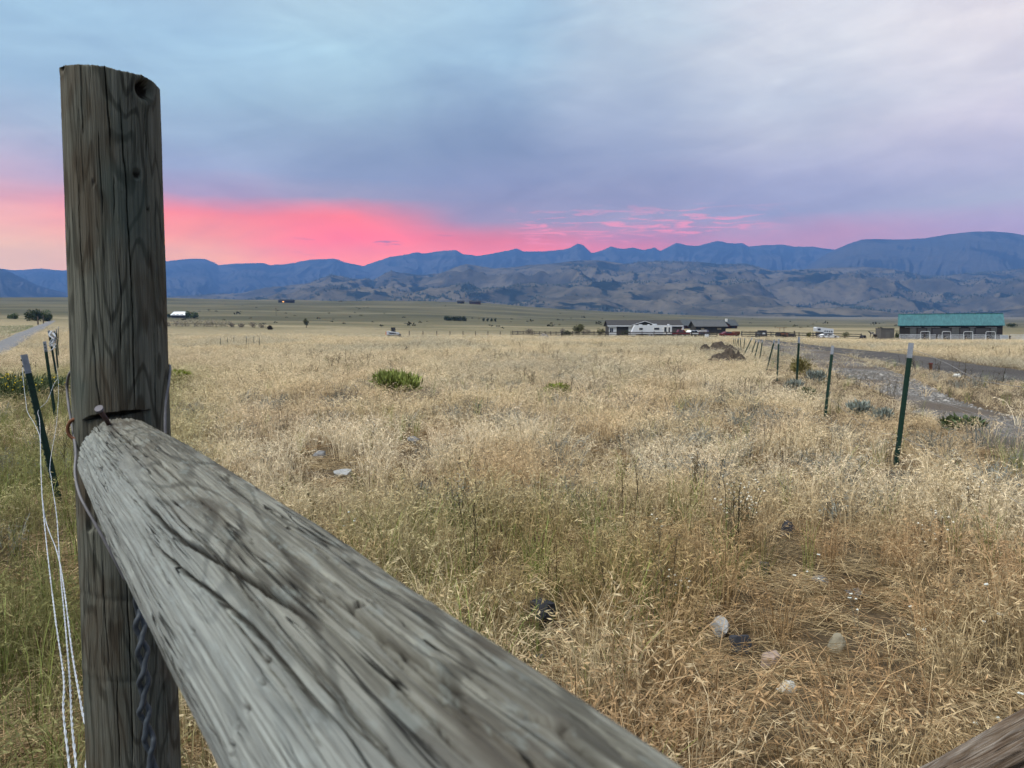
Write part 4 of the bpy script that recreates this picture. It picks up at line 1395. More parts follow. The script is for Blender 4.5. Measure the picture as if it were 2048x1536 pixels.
for a_, b_ in ((1819, 1832), (1854, 1862), (1903, 1917.5), (1939, 1947), (1979, 1990)):
    d = MB().box((a_ - ref) * k, (b_ - ref) * k, -.09, -.003, 0.1, 3.3).build('stall_door', M_stall, barn)
    MB().bar(((a_ - ref) * k + .1, -.11, 0.3), ((b_ - ref) * k - .1, -.11, 3.1), .04, .15).build('brace', M_stall, d)
for a_, b_ in ((1835, 1852), (1865, 1900), (1920, 1937), (1950, 1976)):
    MB().box((a_ - ref) * k, (b_ - ref) * k, -.03, -.003, 0.1, 3.1).build('stall_opening', M_dark, barn)
tr = MB(); tr.bar((bx0 - .3, -.2, 3.55), (bx0 - .3, 9.7, 3.55), .1, .2); tr.build('eave_trim', M_brownwall, barn)
barn.rotation_euler = (0, 0, -0.46); barn.scale = (0.88, 1, 1)
for a_, b_ in ((1808, 1842), (1848, 1880), (1897, 1920), (1936, 1950), (1968, 1990)):
    MB().bar(((a_ - ref) * k, -.14, 3.38), ((b_ - ref) * k, -.14, 3.38), .06, .12).build('door_track', mat('dull_track', (0.16, 0.165, 0.17), .7, .2, 2), barn)

# plain shed box left of the barn
Y = 196; ref = 1775; k = Y / F
loc = gp(ref, Y)
shed = empty('shed', loc, 0.06, 'plain square grey brown shed just left of the barn', 'shed')
MB().box(-1.74, 1.74, 0, 2.6, -.6, 2.95).build('wall', mat('shed_boards', (0.085, 0.080, 0.072), 0.9, 0.15, 1.5, stretch=(4, 4, 1)), shed)
MB().box(-1.82, 1.82, -.1, 2.7, 2.955, 3.04).build('roof', mat('shed_roof', (0.07, 0.066, 0.06), 0.8, 0.2, 2), shed)
MB().box(-0.5, 0.5, -.05, -.003, 0.1, 2.1).build('door', mat('shed_door', (0.10, 0.095, 0.085), 0.9, 0.15, 2), shed)

# distant houses ---------------------------------------------------------------
def far_house(px0, px1, Y, hw, hr, wm, rm, label, lit=None, name='house', depth=9, zoff=0.0):
    ref = (px0 + px1) / 2; k = Y / F
    loc = gp(ref, Y); loc.z += zoff
    t = gable(name, label, (px0 - ref) * k, (px1 - ref) * k, 0, depth, 0, hw, hr, wm, rm, None, 0.5, loc)
    W = (px1 - px0) * k
    for i in range(3):
        x = -W / 2 + W * (i + .6) / 3.4
        window(t, x - .8, x + .8, 1.0, 2.3, -.004, wm)
    if lit:
        MB().box(lit[0] * W - 1.0, lit[0] * W + 1.0, -.09, -.06, 0.8, 2.4).build('lit_window', mat('lit_window', (0.8, 0.45, 0.15), 0.5, 0.05, 2, emit=(1.0, 0.42, 0.10, 0.5)), t)
    return t
M_blackwall = mat('near_black_boards', (0.016, 0.015, 0.016), 0.9, 0.2, 1)
far_house(558, 587, 1130, 3.2, 4.8, M_blackwall, M_blackwall, 'low black house with a glowing orange window on the bench crest', (-0.16,))
far_house(915, 928, 1180, 3.0, 4.6, M_blackwall, M_roof_dark, 'small dark house left of the red brown one on the crest')
far_house(939, 961, 1185, 3.2, 5.2, M_redwood, M_blackwall, 'dark red brown house on the bench crest above the loader')
fh = far_house(344, 371, 480, 1.9, 3.9, M_sid_dark, mat('white_metal_roof', (0.66, 0.69, 0.72), 0.4, 0.06, 1), 'low house with white metal roof among trees on the bench', None, depth=10)

# ================================================================== VEHICLES
def wheel(t, x, y, r, w=0.24, rimm=None):
    wv = MB().cyl((x, y, r), (x, y + w, r), r, 16).build('wheel', M_black, t)
    MB().cyl((x, y - .012, r), (x, y - .002, r), r * 0.58, 12).build('rim', rimm or mat('steel_rim', (0.30, 0.30, 0.31), 0.4, 0.1, 5, metal=0.6), wv)
def vehicle(name, label, cat, loc, rz, L, W, prof, wins, wheels, paint, wr=0.36, inset=0.12, extra=None):
    """prof/wins in metres, x along the car, z up; side at y=0 faces the viewer"""
    t = empty(name, loc, rz, label, cat)
    MB().prism(prof, 0, W, inset).build('body', paint, t)
    zmx = max(p[1] for p in prof); zmn = min(p[1] for p in prof)
    def ins(z): return inset * max(0, (z - zmn) / (zmx - zmn) - 0.5) * 2
    for wn in wins:
        for sgn in (0, 1):
            vs = []
            for off in (0.012, -0.01):
                for x, z in wn:
                    y = ins(z) - off if sgn == 0 else W - ins(z) + off
                    vs.append((x, y, z))
            n = len(wn)
            MB().add(vs, [tuple(range(n)), tuple(range(2 * n - 1, n - 1, -1))] + [((i + 1) % n, i, n + i, n + (i + 1) % n) for i in range(n)]).build('window', M_glass, t)
    for x in wheels:
        wheel(t, x, -0.02, wr); wheel(t, x, W - 0.22, wr)
    if extra: extra(t, L, W)
    return t
def paint(name, c):
    return mat(name, c, 0.3, 0.05, 1)
P_red = paint('red_car_paint', (0.10, 0.010, 0.012))
P_dkred = paint('dark_red_car_paint', (0.11, 0.010, 0.012))
P_white = paint('white_car_paint', (0.70, 0.72, 0.75))
P_navy = paint('dark_blue_car_paint', (0.020, 0.024, 0.036))
P_grey = paint('dark_grey_car_paint', (0.045, 0.05, 0.05))
def pickup_profile(L):
    return [(0, .45), (L, .45), (L, .95), (L - .1, 1.10), (L - 1.15, 1.2), (L - 1.75, 1.85), (L - 3.2, 1.88), (L - 3.45, 1.25), (0.05, 1.25)]
def car_lights(z=0.85, bump=True):
    def f(t, L, W):
        for y in (0.12, W - 0.4):
            MB().box(L - .02, L + .012, y, y + .28, z, z + .16).build('headlight', M_offwhite, t)
            MB().box(-.012, .02, y, y + .2, z, z + .22).build('tail_light', mat('tail_light_red', (0.35, 0.02, 0.02), 0.4, 0.05, 2), t)
        MB().box(-.1, .0, 0.1, W - .1, .48, .66).build('bumper', M_dark, t)
    return f
def ppick(name, label, px0, px1, Y, rz, pm, L=5.4):
    loc = gp(px0, Y)
    return vehicle(name, label, 'pickup', loc, rz, L, 1.9, pickup_profile(L), [[(L - 1.85, 1.3), (L - 2.3, 1.3), (L - 2.3, 1.78), (L - 1.95, 1.78)][::-1], [(L - 3.1, 1.3), (L - 2.4, 1.3), (L - 2.4, 1.78), (L - 3.1, 1.78)]], (0.95, L - 0.95), pm, 0.40, 0.1, car_lights())
ppick('pickup_truck', 'dark red pickup truck parked at the right end of the camper', 1344, 1380, 214, 0.05, P_dkred, 5.1)
SUVP = [(0, .42), (4.4, .42), (4.4, .9), (3.4, 1.08), (2.85, 1.68), (0.45, 1.72), (0.05, 1.1)]
vehicle('suv', 'white sport utility vehicle parked right of the dark red pickup', 'car', gp(1380, 225), 0.5, 4.4, 1.85, SUVP, [[(0.6, 1.12), (1.55, 1.12), (1.55, 1.6), (0.75, 1.6)], [(1.65, 1.12), (2.95, 1.12), (2.65, 1.6), (1.65, 1.6)]], (0.85, 3.55), P_white, 0.36, 0.14, car_lights())
vehicle('suv', 'dark grey sport utility vehicle between white one and navy truck', 'car', gp(1401, 232), 0.9, 4.3, 1.85, SUVP, [[(0.6, 1.12), (1.55, 1.12), (1.55, 1.6), (0.75, 1.6)], [(1.65, 1.12), (2.95, 1.12), (2.65, 1.6), (1.65, 1.6)]], (0.85, 3.55), P_grey, 0.36, 0.14, car_lights())
ppick('pickup_truck', 'dark navy pickup truck with raised cab in front of the shop', 1410, 1433, 222, 1.05, P_navy, 5.4)
CARP = [(0, .4), (4.3, .4), (4.3, .75), (3.3, .95), (2.6, 1.42), (1.2, 1.45), (0.45, 1.0), (0, .95)]
vehicle('car', 'red sedan parked at the end of the drive', 'car', gp(1445, 205), 0.25, 4.3, 1.75, CARP, [[(0.75, 1.0), (1.75, 1.0), (1.75, 1.36), (1.25, 1.36)], [(1.85, 1.0), (2.95, 1.0), (2.5, 1.36), (1.85, 1.36)]], (0.8, 3.5), P_red, 0.33, 0.16, car_lights(.62))
vehicle('car', 'white sedan parked in front of the horse trailer', 'car', gp(1640, 196), 0.0, 4.85, 1.8, [(x * 1.12, z) for x, z in CARP], [[(0.85, 1.0), (1.95, 1.0), (1.95, 1.36), (1.4, 1.36)], [(2.07, 1.0), (3.3, 1.0), (2.8, 1.36), (2.07, 1.36)]], (0.9, 3.9), P_white, 0.33, 0.16, car_lights(.62))
# dark off-roader seen from behind with white spare cover
t = empty('off_roader', gp(1527, 200), 0, 'boxy black off roader with white spare wheel cover facing away', 'car')
MB().cbox(-.95, .95, 0, 4.0, .45, 1.25, .08).build('body', P_grey, t)
MB().cbox(-.86, .86, .1, 2.4, 1.252, 1.9, .08).build('cab', M_black, t)
MB().box(-.7, .7, .06, .097, 1.33, 1.75).build('rear_window', M_glass, t)
sp_ = MB().cyl((0, -.02, 1.02), (0, -.24, 1.02), .40, 18).build('spare_wheel', M_black, t)
MB().cyl((0, -.244, 1.02), (0, -.262, 1.02), .36, 18).build('cover', M_white, sp_)
for x in (-.98, .74):
    for y in (.6, 3.2):
        MB().cyl((x, y, .4), (x + .24, y, .4), .4, 14).build('wheel', M_black, t)
MB().box(-.9, .9, -.12, -.005, .5, .66).build('bumper', M_dark, t)

# travel trailer
Y = 214; k = Y / F; ref = 1264
loc = gp(ref, Y)
rv = empty('camper_trailer', loc, 0.0, 'long white camper trailer parked before the ranch house', 'camper')
LX = (1343.5 - 1264) * k
prof = [(0.25, .55), (LX, .55), (LX, 2.9), (LX - .15, 3.12), (1.1, 3.12), (0.75, 2.95)]
prof = [(0.1, .6), (0.3, .5), (LX - .1, .5), (LX, .6), (LX, 2.85), (LX - .25, 3.1), (0.95, 3.1), (0.7, 2.9), (0.0, 1.2)]
MB().prism(prof, 0, 2.4, 0.05).build('body', M_white, rv)
MB().box(0.05, LX - .03, -.02, -.004, 0.62, 1.18).build('skirt_stripe', mat('camper_grey_stripe', (0.36, 0.38, 0.41), 0.5, 0.1, 1), rv)
for x0, x1, z0, z1 in ((1.95, 2.95, 1.75, 2.35), (6.05, 7.5, 1.8, 2.4)):
    w_ = MB().box(x0 - .08, x1 + .08, -.03, .02, z0 - .08, z1 + .08).build('window', M_offwhite, rv)
    MB().box(x0, x1, -.05, -.033, z0, z1).build('pane', M_glass, w_)
for x0, x1, z0, z1 in ((8.85, 9.5, 1.25, 2.55), (10.0, 10.45, 1.2, 2.5)):
    d_ = MB().box(x0 - .12, x1 + .12, -.035, .02, .75, 2.75).build('door', M_offwhite, rv)
    MB().box(x0, x1, -.055, -.038, z0, z1).build('pane', M_glass, d_)
for x, w_, h_ in ((2.5, .9, .2), (4.7, .5, .22), (6.4, 1.1, .34), (10.2, .4, .3)):
    MB().cbox(x - w_ / 2, x + w_ / 2, .7, 1.5, 3.09, 3.1 + h_, .06).build('roof_unit', M_white, rv)
for x in (4.9, 5.8):
    wheel(rv, x, -.03, .36, rimm=M_white)
MB().bar((0.2, 1.2, .55), (-1.3, 1.2, .5), .12, .14).build('hitch', M_dark, rv)
MB().box(8.2, 8.8, -.05, -.01, 2.1, 2.3).build('porch_light', M_offwhite, rv)

# gooseneck horse trailer
loc = gp(1650, 203); k = 203 / F
ht = empty('horse_trailer', loc, 0.0, 'white gooseneck horse trailer with small square windows behind the white sedan', 'trailer')
MB().prism([(-.35, .55), (2.2, .55), (2.2, 2.55), (-2.1, 3.05), (-2.35, 2.8), (-2.2, 1.9), (-.35, 1.7)], 0, 2.1, .04).build('body', M_white, ht)
for i in range(4):
    x = -.2 + i * .58
    MB().box(x, x + .32, -.03, -.004, 1.75 - i * .03, 2.15 - i * .03).build('window', M_glass, ht)
MB().box(-1.95, -1.2, -.03, -.004, 2.2, 2.65).build('window', M_glass, ht)
for x in (.6, 1.45):
    wheel(ht, x, -.03, .36)
MB().bar((-1.8, 1.0, 1.85), (-1.8, 1.0, .25), .12).build('gooseneck_jack', M_dark, ht)
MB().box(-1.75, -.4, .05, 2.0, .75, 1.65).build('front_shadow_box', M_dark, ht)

# old tractor
loc = gp(1567, 200)
tr = empty('tractor', loc, 0.5, 'old rusty brown tractor with roll bar canopy in the yard', 'tractor')
MB().cbox(-.45, .45, -1.6, .7, .75, 1.35, .08).build('engine_hood', M_rust, tr)
MB().cbox(-.5, .5, .7, 1.5, .6, 1.15, .08).build('seat_deck', M_rust, tr)
for x in (-1.0, .62):
    MB().cyl((x, 1.1, .78), (x + .38, 1.1, .78), .78, 18).build('rear_wheel', M_black, tr)
for x in (-.7, .48):
    MB().cyl((x, -1.2, .42), (x + .22, -1.2, .42), .42, 14).build('front_wheel', M_black, tr)
for x in (-.75, .75):
    MB().bar((x, .5, 1.1), (x, .6, 2.62), .09).build('roll_bar', mat('tan_steel', (0.20, 0.14, 0.08), .7, .2, 3), tr)
MB().box(-.95, .95, -.2, 1.5, 2.62, 2.72).build('canopy', mat('tan_steel', (0.20, 0.14, 0.08), .7, .2, 3), tr)
MB().cbox(-1.0, 1.0, -2.6, -1.9, .2, 1.0, .05).build('loader_bucket', M_rust, tr)

# compact loader in the field
loc = gp(787, 165); k = 165 / F
sk = empty('skid_loader', loc, 0.0, 'small white tracked skid loader with black cab out in the field', 'loader')
MB().prism([(-1.45, .55), (.9, .55), (1.1, .8), (.55, 1.1), (-.3, 1.25), (-.9, 1.35), (-1.5, 1.25)], 0, 1.5, .06).build('body', M_white, sk)
MB().cbox(-1.68, -1.46, .15, 1.35, .55, 1.2, .03).build('rear_grille', mat('orange_panel', (0.45, 0.10, 0.03), .6, .1, 3), sk)
cb = MB()
for x in (-.55, .25):
    for y in (.12, 1.32):
        cb.bar((x, y, 1.1), (x + (.08 if x < 0 else -.12), y, 2.05), .1)
cb.box(-.55, .22, .08, 1.42, 2.0, 2.1)
cb.build('cab_frame', M_dark, sk)
MB().box(-.42, .12, .16, 1.3, 1.2, 1.98).build('cab_glass', M_glass, sk)
for y in (-.24, 1.32):
    MB().prism([(-1.35, .12), (-1.1, 0), (.75, 0), (1.05, .18), (.95, .5), (-1.2, .58), (-1.45, .4)], y, y + .42).build('track', M_black, sk)
for y in (-.12, 1.5):
    MB().bar((-1.3, y, 1.3), (.8, y, .95), .12, .2).bar((.8, y, .98), (1.25, y, .45), .12, .2).build('lift_arm', M_white, sk)
MB().prism([(1.15, .08), (1.85, .05), (1.75, .2), (1.35, .3), (1.3, .75), (1.15, .75)], -.3, 1.8).build('bucket', M_dark, sk)
MB().box(-.9, .5, -.014, -.004, .75, 1.0).build('dark_stripe', M_dark, sk)

# yard odds and ends
t = empty('utility_box', gp(1414, 150), 0, 'small white box on a post before the parked vehicles', 'box')
MB().cbox(-.36, .36, 0, .4, .15, .85, .04).build('cabinet', M_white, t)
MB().box(-.25, .25, .05, .35, -.2, .152).build('stand', M_dark, t)
t = empty('implement', gp(1475, 214), 0.3, 'rusty brown farm implement right of the red sedan', 'implement')
MB().cbox(-.9, .9, 0, 1.4, .7, 1.5, .1).build('hopper', M_rust, t)
MB().prism([(-.6, .3), (.6, .3), (.9, .72), (-.9, .72)], .2, 1.2).build('frame', M_rust, t)
for y in (-.05, 1.25):
    MB().cyl((0, y, .38), (0, y + .18, .38), .38, 12).build('wheel', M_black, t)
t = empty('stock_tank', gp(1584, 196), 0, 'low dark square tank beside the tractor', 'tank')
MB().cbox(-.65, .65, 0, 1.2, 0, 1.15, .06).build('tank_body', mat('dark_tank', (0.03, 0.024, 0.022), .8, .2, 2), t)
MB().box(-.6, .6, .05, 1.15, 1.152, 1.2).build('lid', M_dark, t)
b_ = gp(1592.5, 190); tp = at(1588.5, 662, 190)
t = empty('leaning_post', b_, 0, 'single leaning dark timber post right of the tractor', 'post')
MB().bar((0, 0, -.3), tp - b_, .22, .22).build('timber', M_fencewood, t)
MB().bar((tp - b_) * .55 + Vector((-.02, -.13, 0)), (tp - b_) * .62 + Vector((-.02, -.13, 0)), .25, .05).build('bracket', M_rust, t)
bl = MB()
ring = [Vector((.62 * math.cos(a), 0, .6 + .6 * math.sin(a))) for a in np.linspace(0, 2 * PI, 21)[:-1]]
vs = [(p.x * s_, y_, .6 + (p.z - .6) * s_) for y_, s_ in ((0, .86), (.06, .98), (.2, 1), (1.0, 1), (1.14, .98), (1.2, .86)) for p in ring]
fs = [(r * 20 + i, r * 20 + (i + 1) % 20, (r + 1) * 20 + (i + 1) % 20, (r + 1) * 20 + i) for r in range(5) for i in range(20)] + [tuple(range(19, -1, -1)), tuple(range(100, 120))]
bl.add(vs, fs)
o = bl.build('round_bale', mat('dark_wrapped_bale', (0.018, 0.017, 0.018), .7, .3, 3))
o.location = gp(1730, 196); o.rotation_euler = (0, 0, 0.5)
tag(o, 'dark round bale by the end of the rail fence', 'bale')

# horses at the fence
def quadruped(name, label, loc, rz, m, s=1.0, graze=False):
    J = [(0, 0, 1.28, .27), (.45, 0, 1.30, .30), (-.5, 0, 1.30, .29), (.75, 0, 1.42, .20), (1.02, 0, 1.72, .13), (1.2, 0, 1.86, .11), (1.48, 0, 1.70, .065),
         (-.72, 0, 1.25, .12), (-.86, 0, .95, .05), (-.88, 0, .62, .03)]
    E_ = [(0, 1), (0, 2), (1, 3), (3, 4), (4, 5), (5, 6), (2, 7), (7, 8), (8, 9)]
    if graze:
        J[4] = (1.10, 0, 1.05, .13); J[5] = (1.30, 0, .60, .10); J[6] = (1.42, 0, .28, .06)
    for sx in (-.16, .16):
        b = len(J)
        J += [(.52, sx, 1.0, .12), (.54, sx, .62, .065), (.54, sx, .28, .045), (.56, sx, .04, .055)]
        E_ += [(1, b), (b, b + 1), (b + 1, b + 2), (b + 2, b + 3)]
        b = len(J)
        J += [(-.50, sx, .98, .15), (-.46, sx, .75, .09), (-.66, sx, .50, .055), (-.60, sx, .05, .055)]
        E_ += [(2, b), (b, b + 1), (b + 1, b + 2), (b + 2, b + 3)]
    b = len(J)
    J += [(1.18, .05, 1.99, .02) if not graze else (1.22, .05, .70, .02)]
    E_ += [(5, b)]
    me = bpy.data.meshes.new(name)
    me.from_pydata([(j[0] * s, j[1] * s, j[2] * s) for j in J], E_, [])
    o = bpy.data.objects.new(name, me)
    COL.objects.link(o)
    md = o.modifiers.new('skin', 'SKIN')
    sv = me.skin_vertices[0].data
    for i, j in enumerate(J):
        sv[i].radius = (j[3] * s, j[3] * s)
    sv[0].use_root = True
    o.modifiers.new('sub', 'SUBSURF').render_levels = 1
    o.modifiers['sub'].levels = 1
    dg = bpy.context.evaluated_depsgraph_get()
    m2 = bpy.data.meshes.new_from_object(o.evaluated_get(dg))
    o.modifiers.clear()
    o.data = m2
    m2.materials.clear(); m2.materials.append(m)
    for p in m2.polygons: p.use_smooth = True
    o.location = loc; o.rotation_euler = (0, 0, rz)
    return tag(o, label, 'horse')
M_paint = bpy.data.materials.new('pinto_coat'); M_paint.use_nodes = True
T = NT(M_paint.node_tree)
pr = T.n('ShaderNodeBsdfPrincipled')
T.l(T.ramp(T.noise(T.n('ShaderNodeTexCoord').outputs['Object'], 1.1, 2, .5, .3), [(.47, (.02, .016, .014)), (.50, (.6, .58, .54))], 'LINEAR'), pr.inputs[0])
T.l(pr.outputs[0], T.n('ShaderNodeOutputMaterial').inputs[0])
quadruped('horse', 'black and white pinto horse standing left of the shed', gp(1744, 230), PI + .2, M_paint)
quadruped('horse', 'dark horse with lowered head close beside the shed', gp(1753, 198), PI + .3, mat('dark_bay_coat', (0.022, 0.015, 0.012), .7, .3, 2), .95, True)

# white corral panels and gates ----------------------------------------------
YP = 190
def panel(pxa, pxb, label, h=1.55, solid=False):
    a, b = gp(pxa, YP), gp(pxb, YP)
    L = (b - a).x
    t = empty('corral_panel', a, 0, label, 'fence panel', 'white corral panels before the barn')
    f = MB()
    f.tube([(0.03, 0, 0.02), (0.03, 0, h), (L - .03, 0, h + (b.z - a.z)), (L - .03, 0, .02)], .06, 6)
    f.build('frame', M_white, t)
    for i in range(5):
        z = .25 + i * .25
        MB().cyl((.06, 0, z), (L - .06, 0, z), .05, 6).build('rail', M_white, t)
    if solid:
        MB().box(.08, L - .08, .05, .08, .1, h - .1).build('sheet', mat('pale_panel_sheet', (0.50, 0.56, 0.60), .7, .1, 2), t)
edges = [(1799, 1841), (1860, 1876), (1876, 1884), (1902, 1927), (1946, 1971), (1991, 2001), (2001, 2017), (2020, 2047), (2047, 2075)]
for i, (a_, b_) in enumerate(edges):
    panel(a_, b_, ['leftmost long white corral panel before the barn', 'white corral panel between the first and second arched gates', 'narrow white corral panel just left of the second arched gate', 'white corral panel between the second and third arched gates', 'white corral panel between the third and fourth arched gates', 'narrow white panel right of the last arched gate', 'solid pale panel at the right end of the barn', 'open white panel right of the barn', 'open panel at the right picture edge'][i], solid=(i == 6))
for i, (a_, b_) in enumerate(((1841, 1859.5), (1884, 1901.5), (1927, 1945.5), (1971.5, 1990.5))):
    A, B = gp(a_, YP), gp(b_, YP)
    L = (B - A).x
    t = empty('arched_gate', A, 0, ORD[i] + ' from the left of the white arched gates before the barn', 'gate', 'white arched gates before the barn')
    MB().tube(smooth_path([(.02, 0, 0), (.02, 0, 1.9), (.12, 0, 2.25), (.4, 0, 2.35), (L - .4, 0, 2.35), (L - .12, 0, 2.25), (L - .02, 0, 1.9), (L - .02, 0, 0)], 42), .055, 6).build('arch', M_white, t, True)
    g_ = MB().tube([(.12, -.06, .2), (.12, -.06, 1.5), (L - .12, -.06, 1.5), (L - .12, -.06, .2), (.12, -.06, .2)], .04, 6).build('gate_leaf', M_white, t)
    for z in (.5, .8, 1.1):
        MB().cyl((.13, -.06, z), (L - .13, -.06, z), .03, 6).build('bar', M_white, g_)
for i, px in enumerate((1849, 1874, 1890, 1931.6, 1975.5, 2020)):
    t = empty('timber_post', gp(px, 172), 0, ORD[i] + ' from the left of the dark posts before the corral panels', 'post', 'dark posts before the corral panels')
    MB().box(-.13, .13, -.13, .13, -.3, 1.75 if i < 2 else 1.35).build('post', M_fencewood, t)
    MB().box(-.1, .1, -.17, -.134, .9, .98).build('insulator', M_offwhite, t)

# poles
def pole(px, Y, h, label, arm=True, r=.16):
    t = empty('utility_pole', gp(px, Y), 0, label, 'pole')
    MB().cyl((0, 0, -.5), (0, 0, h), r, 8, r * .7).build('shaft', M_postwood, t)
    if arm:
        MB().bar((-.9, 0, h - .6), (.9, 0, h - .6), .14).build('crossarm', M_postwood, t)
pole(553, 560, 6.0, 'lone short utility pole on the slope below the black house')
pole(77, 205, 2.2, 'thick left post standing in front of the dark roadside trees', False, .2)
pole(88, 225, 2.4, 'thinner right post standing in front of the dark roadside trees', False, .15)

# ================================================================== ROCKS AND MOUNDS
def rock_mesh(name, sx, sy, sz, seed, sub=3, rough=0.35):
    bm = bmesh.new()
    bmesh.ops.create_icosphere(bm, subdivisions=sub, radius=1.0)
    off = Vector((seed * 3.1, seed * 1.7, seed * .9))
    # a few flat facets
    rnd = random.Random(seed)
    planes = [(Vector((rnd.gauss(0, 1), rnd.gauss(0, 1), rnd.gauss(0, 1))).normalized(), rnd.uniform(.36, .66)) for _ in range(20)]
    for v in bm.verts:
        p = v.co.copy()
        for n, d in planes:
            k = p.dot(n) - d
            if k > 0:
                p -= n * k * .95
        p *= 1 + rough * (mnoise.noise(p * 1.3 + off)) * .5 + rough * .25 * mnoise.noise(p * 4 + off)
        v.co = Vector((p.x * sx, p.y * sy, p.z * sz))
    me = bpy.data.meshes.new(name)
    bm.to_mesh(me); bm.free()
    for p in me.polygons: p.use_smooth = False
    return me
R_pale = mat('pale_limestone', (0.27, 0.28, 0.28), .9, .2, 14, .01)
R_white = mat('white_quartz', (0.42, 0.42, 0.39), .85, .15, 20, .006)
R_grey = mat('grey_stone', (0.16, 0.165, 0.17), .9, .3, 16, .008)
R_dark = mat('blue_black_stone', (0.030, 0.033, 0.042), .8, .35, 14, .008)
R_brown = mat('brown_pink_stone', (0.26, 0.20, 0.165), .9, .2, 14, .008)
R_ochre = mat('ochre_grey_stone', (0.20, 0.18, 0.13), .9, .35, 10, .008)
ROCKS = []
def rock(px, py, wpx, hpx, m, label, seed, up=0.55, rz=0.0, name='stone'):
    b = gnd(px, py)
    k = b.y / F
    o = obj(name, rock_mesh(name, wpx * k * .72, wpx * k * .55, max(hpx * k * .85, .03), seed), m)
    ROCKS.append((b, wpx * k))
    o.location = b + Vector((0, 0, hpx * k * (up - .35)))
    o.rotation_euler = (0, 0, rz)
    return tag(o, label, 'stone')
rock(1572, 1385, 46, 34, R_white, 'jagged white stone lying in trampled straw near the lower right', 4, .6)
rock(1441, 1270, 44, 44, R_pale, 'pale rounded stone behind the black one', 2, .62)
rock(1479, 1304, 54, 60, R_dark, 'blue black stone in the small group of stones', 3, .62)
rock(1547, 1332, 62, 46, R_brown, 'pinkish brown elongated stone right of the black stone', 5, .6, -.5)
rock(1416, 1312, 20, 16, R_grey, 'small grey stone left of the black stone', 6, .6)
rock(1672, 1300, 48, 38, R_ochre, 'flat ochre and grey stone apart to the right of the group', 7, .6)
rock(1086, 1250, 66, 84, R_dark, 'upright blue black stone standing in the grass near the rail', 8, .62, .4)
rock(1078, 1318, 34, 14, R_grey, 'flat grey stone low in the grass below the upright one', 9, .6)
rock(690, 952, 46, 18, R_pale, 'flat pale boulder in the grass beyond the rail', 10, .7)
rock(641, 916, 36, 18, R_grey, 'grey stone left of and behind the flat pale boulder', 11, .7)
rock(828, 884, 36, 12, R_grey, 'low grey stone in the middle of the weedy field', 12, .7)
rock(1576, 1072, 36, 32, R_dark, 'dark stone among weeds right of the tall weed clump', 13, .7)
rock(1640, 1168, 38, 28, R_grey, 'grey stone half sunk at the edge of the bare patch', 14, .65)
rock(1712, 1195, 42, 28, R_grey, 'larger flat grey stone on the bare patch', 15, .6)
rock(1527, 1150, 34, 32, R_dark, 'dark stone beside the bare patch under leaning straw', 16, .65)
rock(1914, 755, 16, 9, R_white, 'white boulder in the yellow grass between the two tracks', 17, .7)
rock(1750, 1450, 22, 15, R_grey, 'small dark grey stone near the bottom right', 18, .6)

def soil_mound(name, px, py, wpx, hpx, m, label, seed, humps):
    b = gnd(px, py)
    k = b.y / F
    W, Hh = wpx * k, hpx * k
    n = 70
    gx = np.linspace(-W * .62, W * .62, n); gy = np.linspace(-W * .4, W * .5, n)
    X, Y_ = np.meshgrid(gx, gy)
    Z = np.zeros_like(X)
    for hx, hy, s_, hh in humps:
        d = np.hypot((X - hx * W) / (s_ * W), (Y_ - hy * W) / (s_ * W * .9))
        Z = np.maximum(Z, hh * Hh * np.clip(1 - d, 0, 1) ** .85)
    Z = Z * (1 + .7 * (fbm(X / W * 9, Y_ / W * 9, seed, 4) - .5)) + Hh * .28 * (fbm(X / W * 26, Y_ / W * 26, seed + 2, 3) - .5) * (Z > .02 * Hh)
    base = H(X + b.x, Y_ + b.y) - b.z
    Z = base + Z - .03 - .1 * (Z < .01)
    o = obj(name, npmesh(name, np.stack([X, Y_, Z], -1).reshape(-1, 3), grid_faces(n, n), False), m)
    o.location = b
    return tag(o, label, 'dirt pile')
M_soil = mat('turned_soil', (0.048, 0.038, 0.028), .95, .5, 5, .03)
soil_mound('dirt_mound', 1453, 730, 92, 38, M_soil, 'dark lumpy dirt mound at the end of the post line', 23, [(.05, 0, .34, 1.0), (.24, -.05, .26, .72), (-.22, .12, .3, .5), (-.1, .3, .3, .7)])
soil_mound('dirt_mound', 1440, 706, 96, 24, M_soil, 'second longer dirt mound behind the lumpy one', 29, [(0, 0, .4, 1.0), (-.25, .1, .3, .7), (.28, .1, .26, .7)])
soil_mound('dirt_mound', 1432, 691, 70, 9, mat('grassed_soil', (0.12, 0.105, 0.06), .95, .3, 3), 'low grassed over dirt heap farthest along the post line', 31, [(0, 0, .42, 1.0), (.2, .1, .3, .7)])
soil_mound('gravel_pile', 1088, 677, 34, 9.5, mat('pile_gravel', (0.15, 0.14, 0.125), .95, .3, 4), 'grey gravel pile beside the board fence', 37, [(0, 0, .5, 1.0), (.2, 0, .3, .7)])
soil_mound('dirt_mound', 813, 703, 15, 10, M_soil, 'small brown dirt lump in the field below the loader', 41, [(0, 0, .5, 1.0)])
soil_mound('dirt_mound', 798, 693, 28, 5, mat('grassed_soil', (0.12, 0.105, 0.06), .95, .3, 3), 'very low grassy hump just below the loader', 43, [(0, 0, .5, 1.0)])

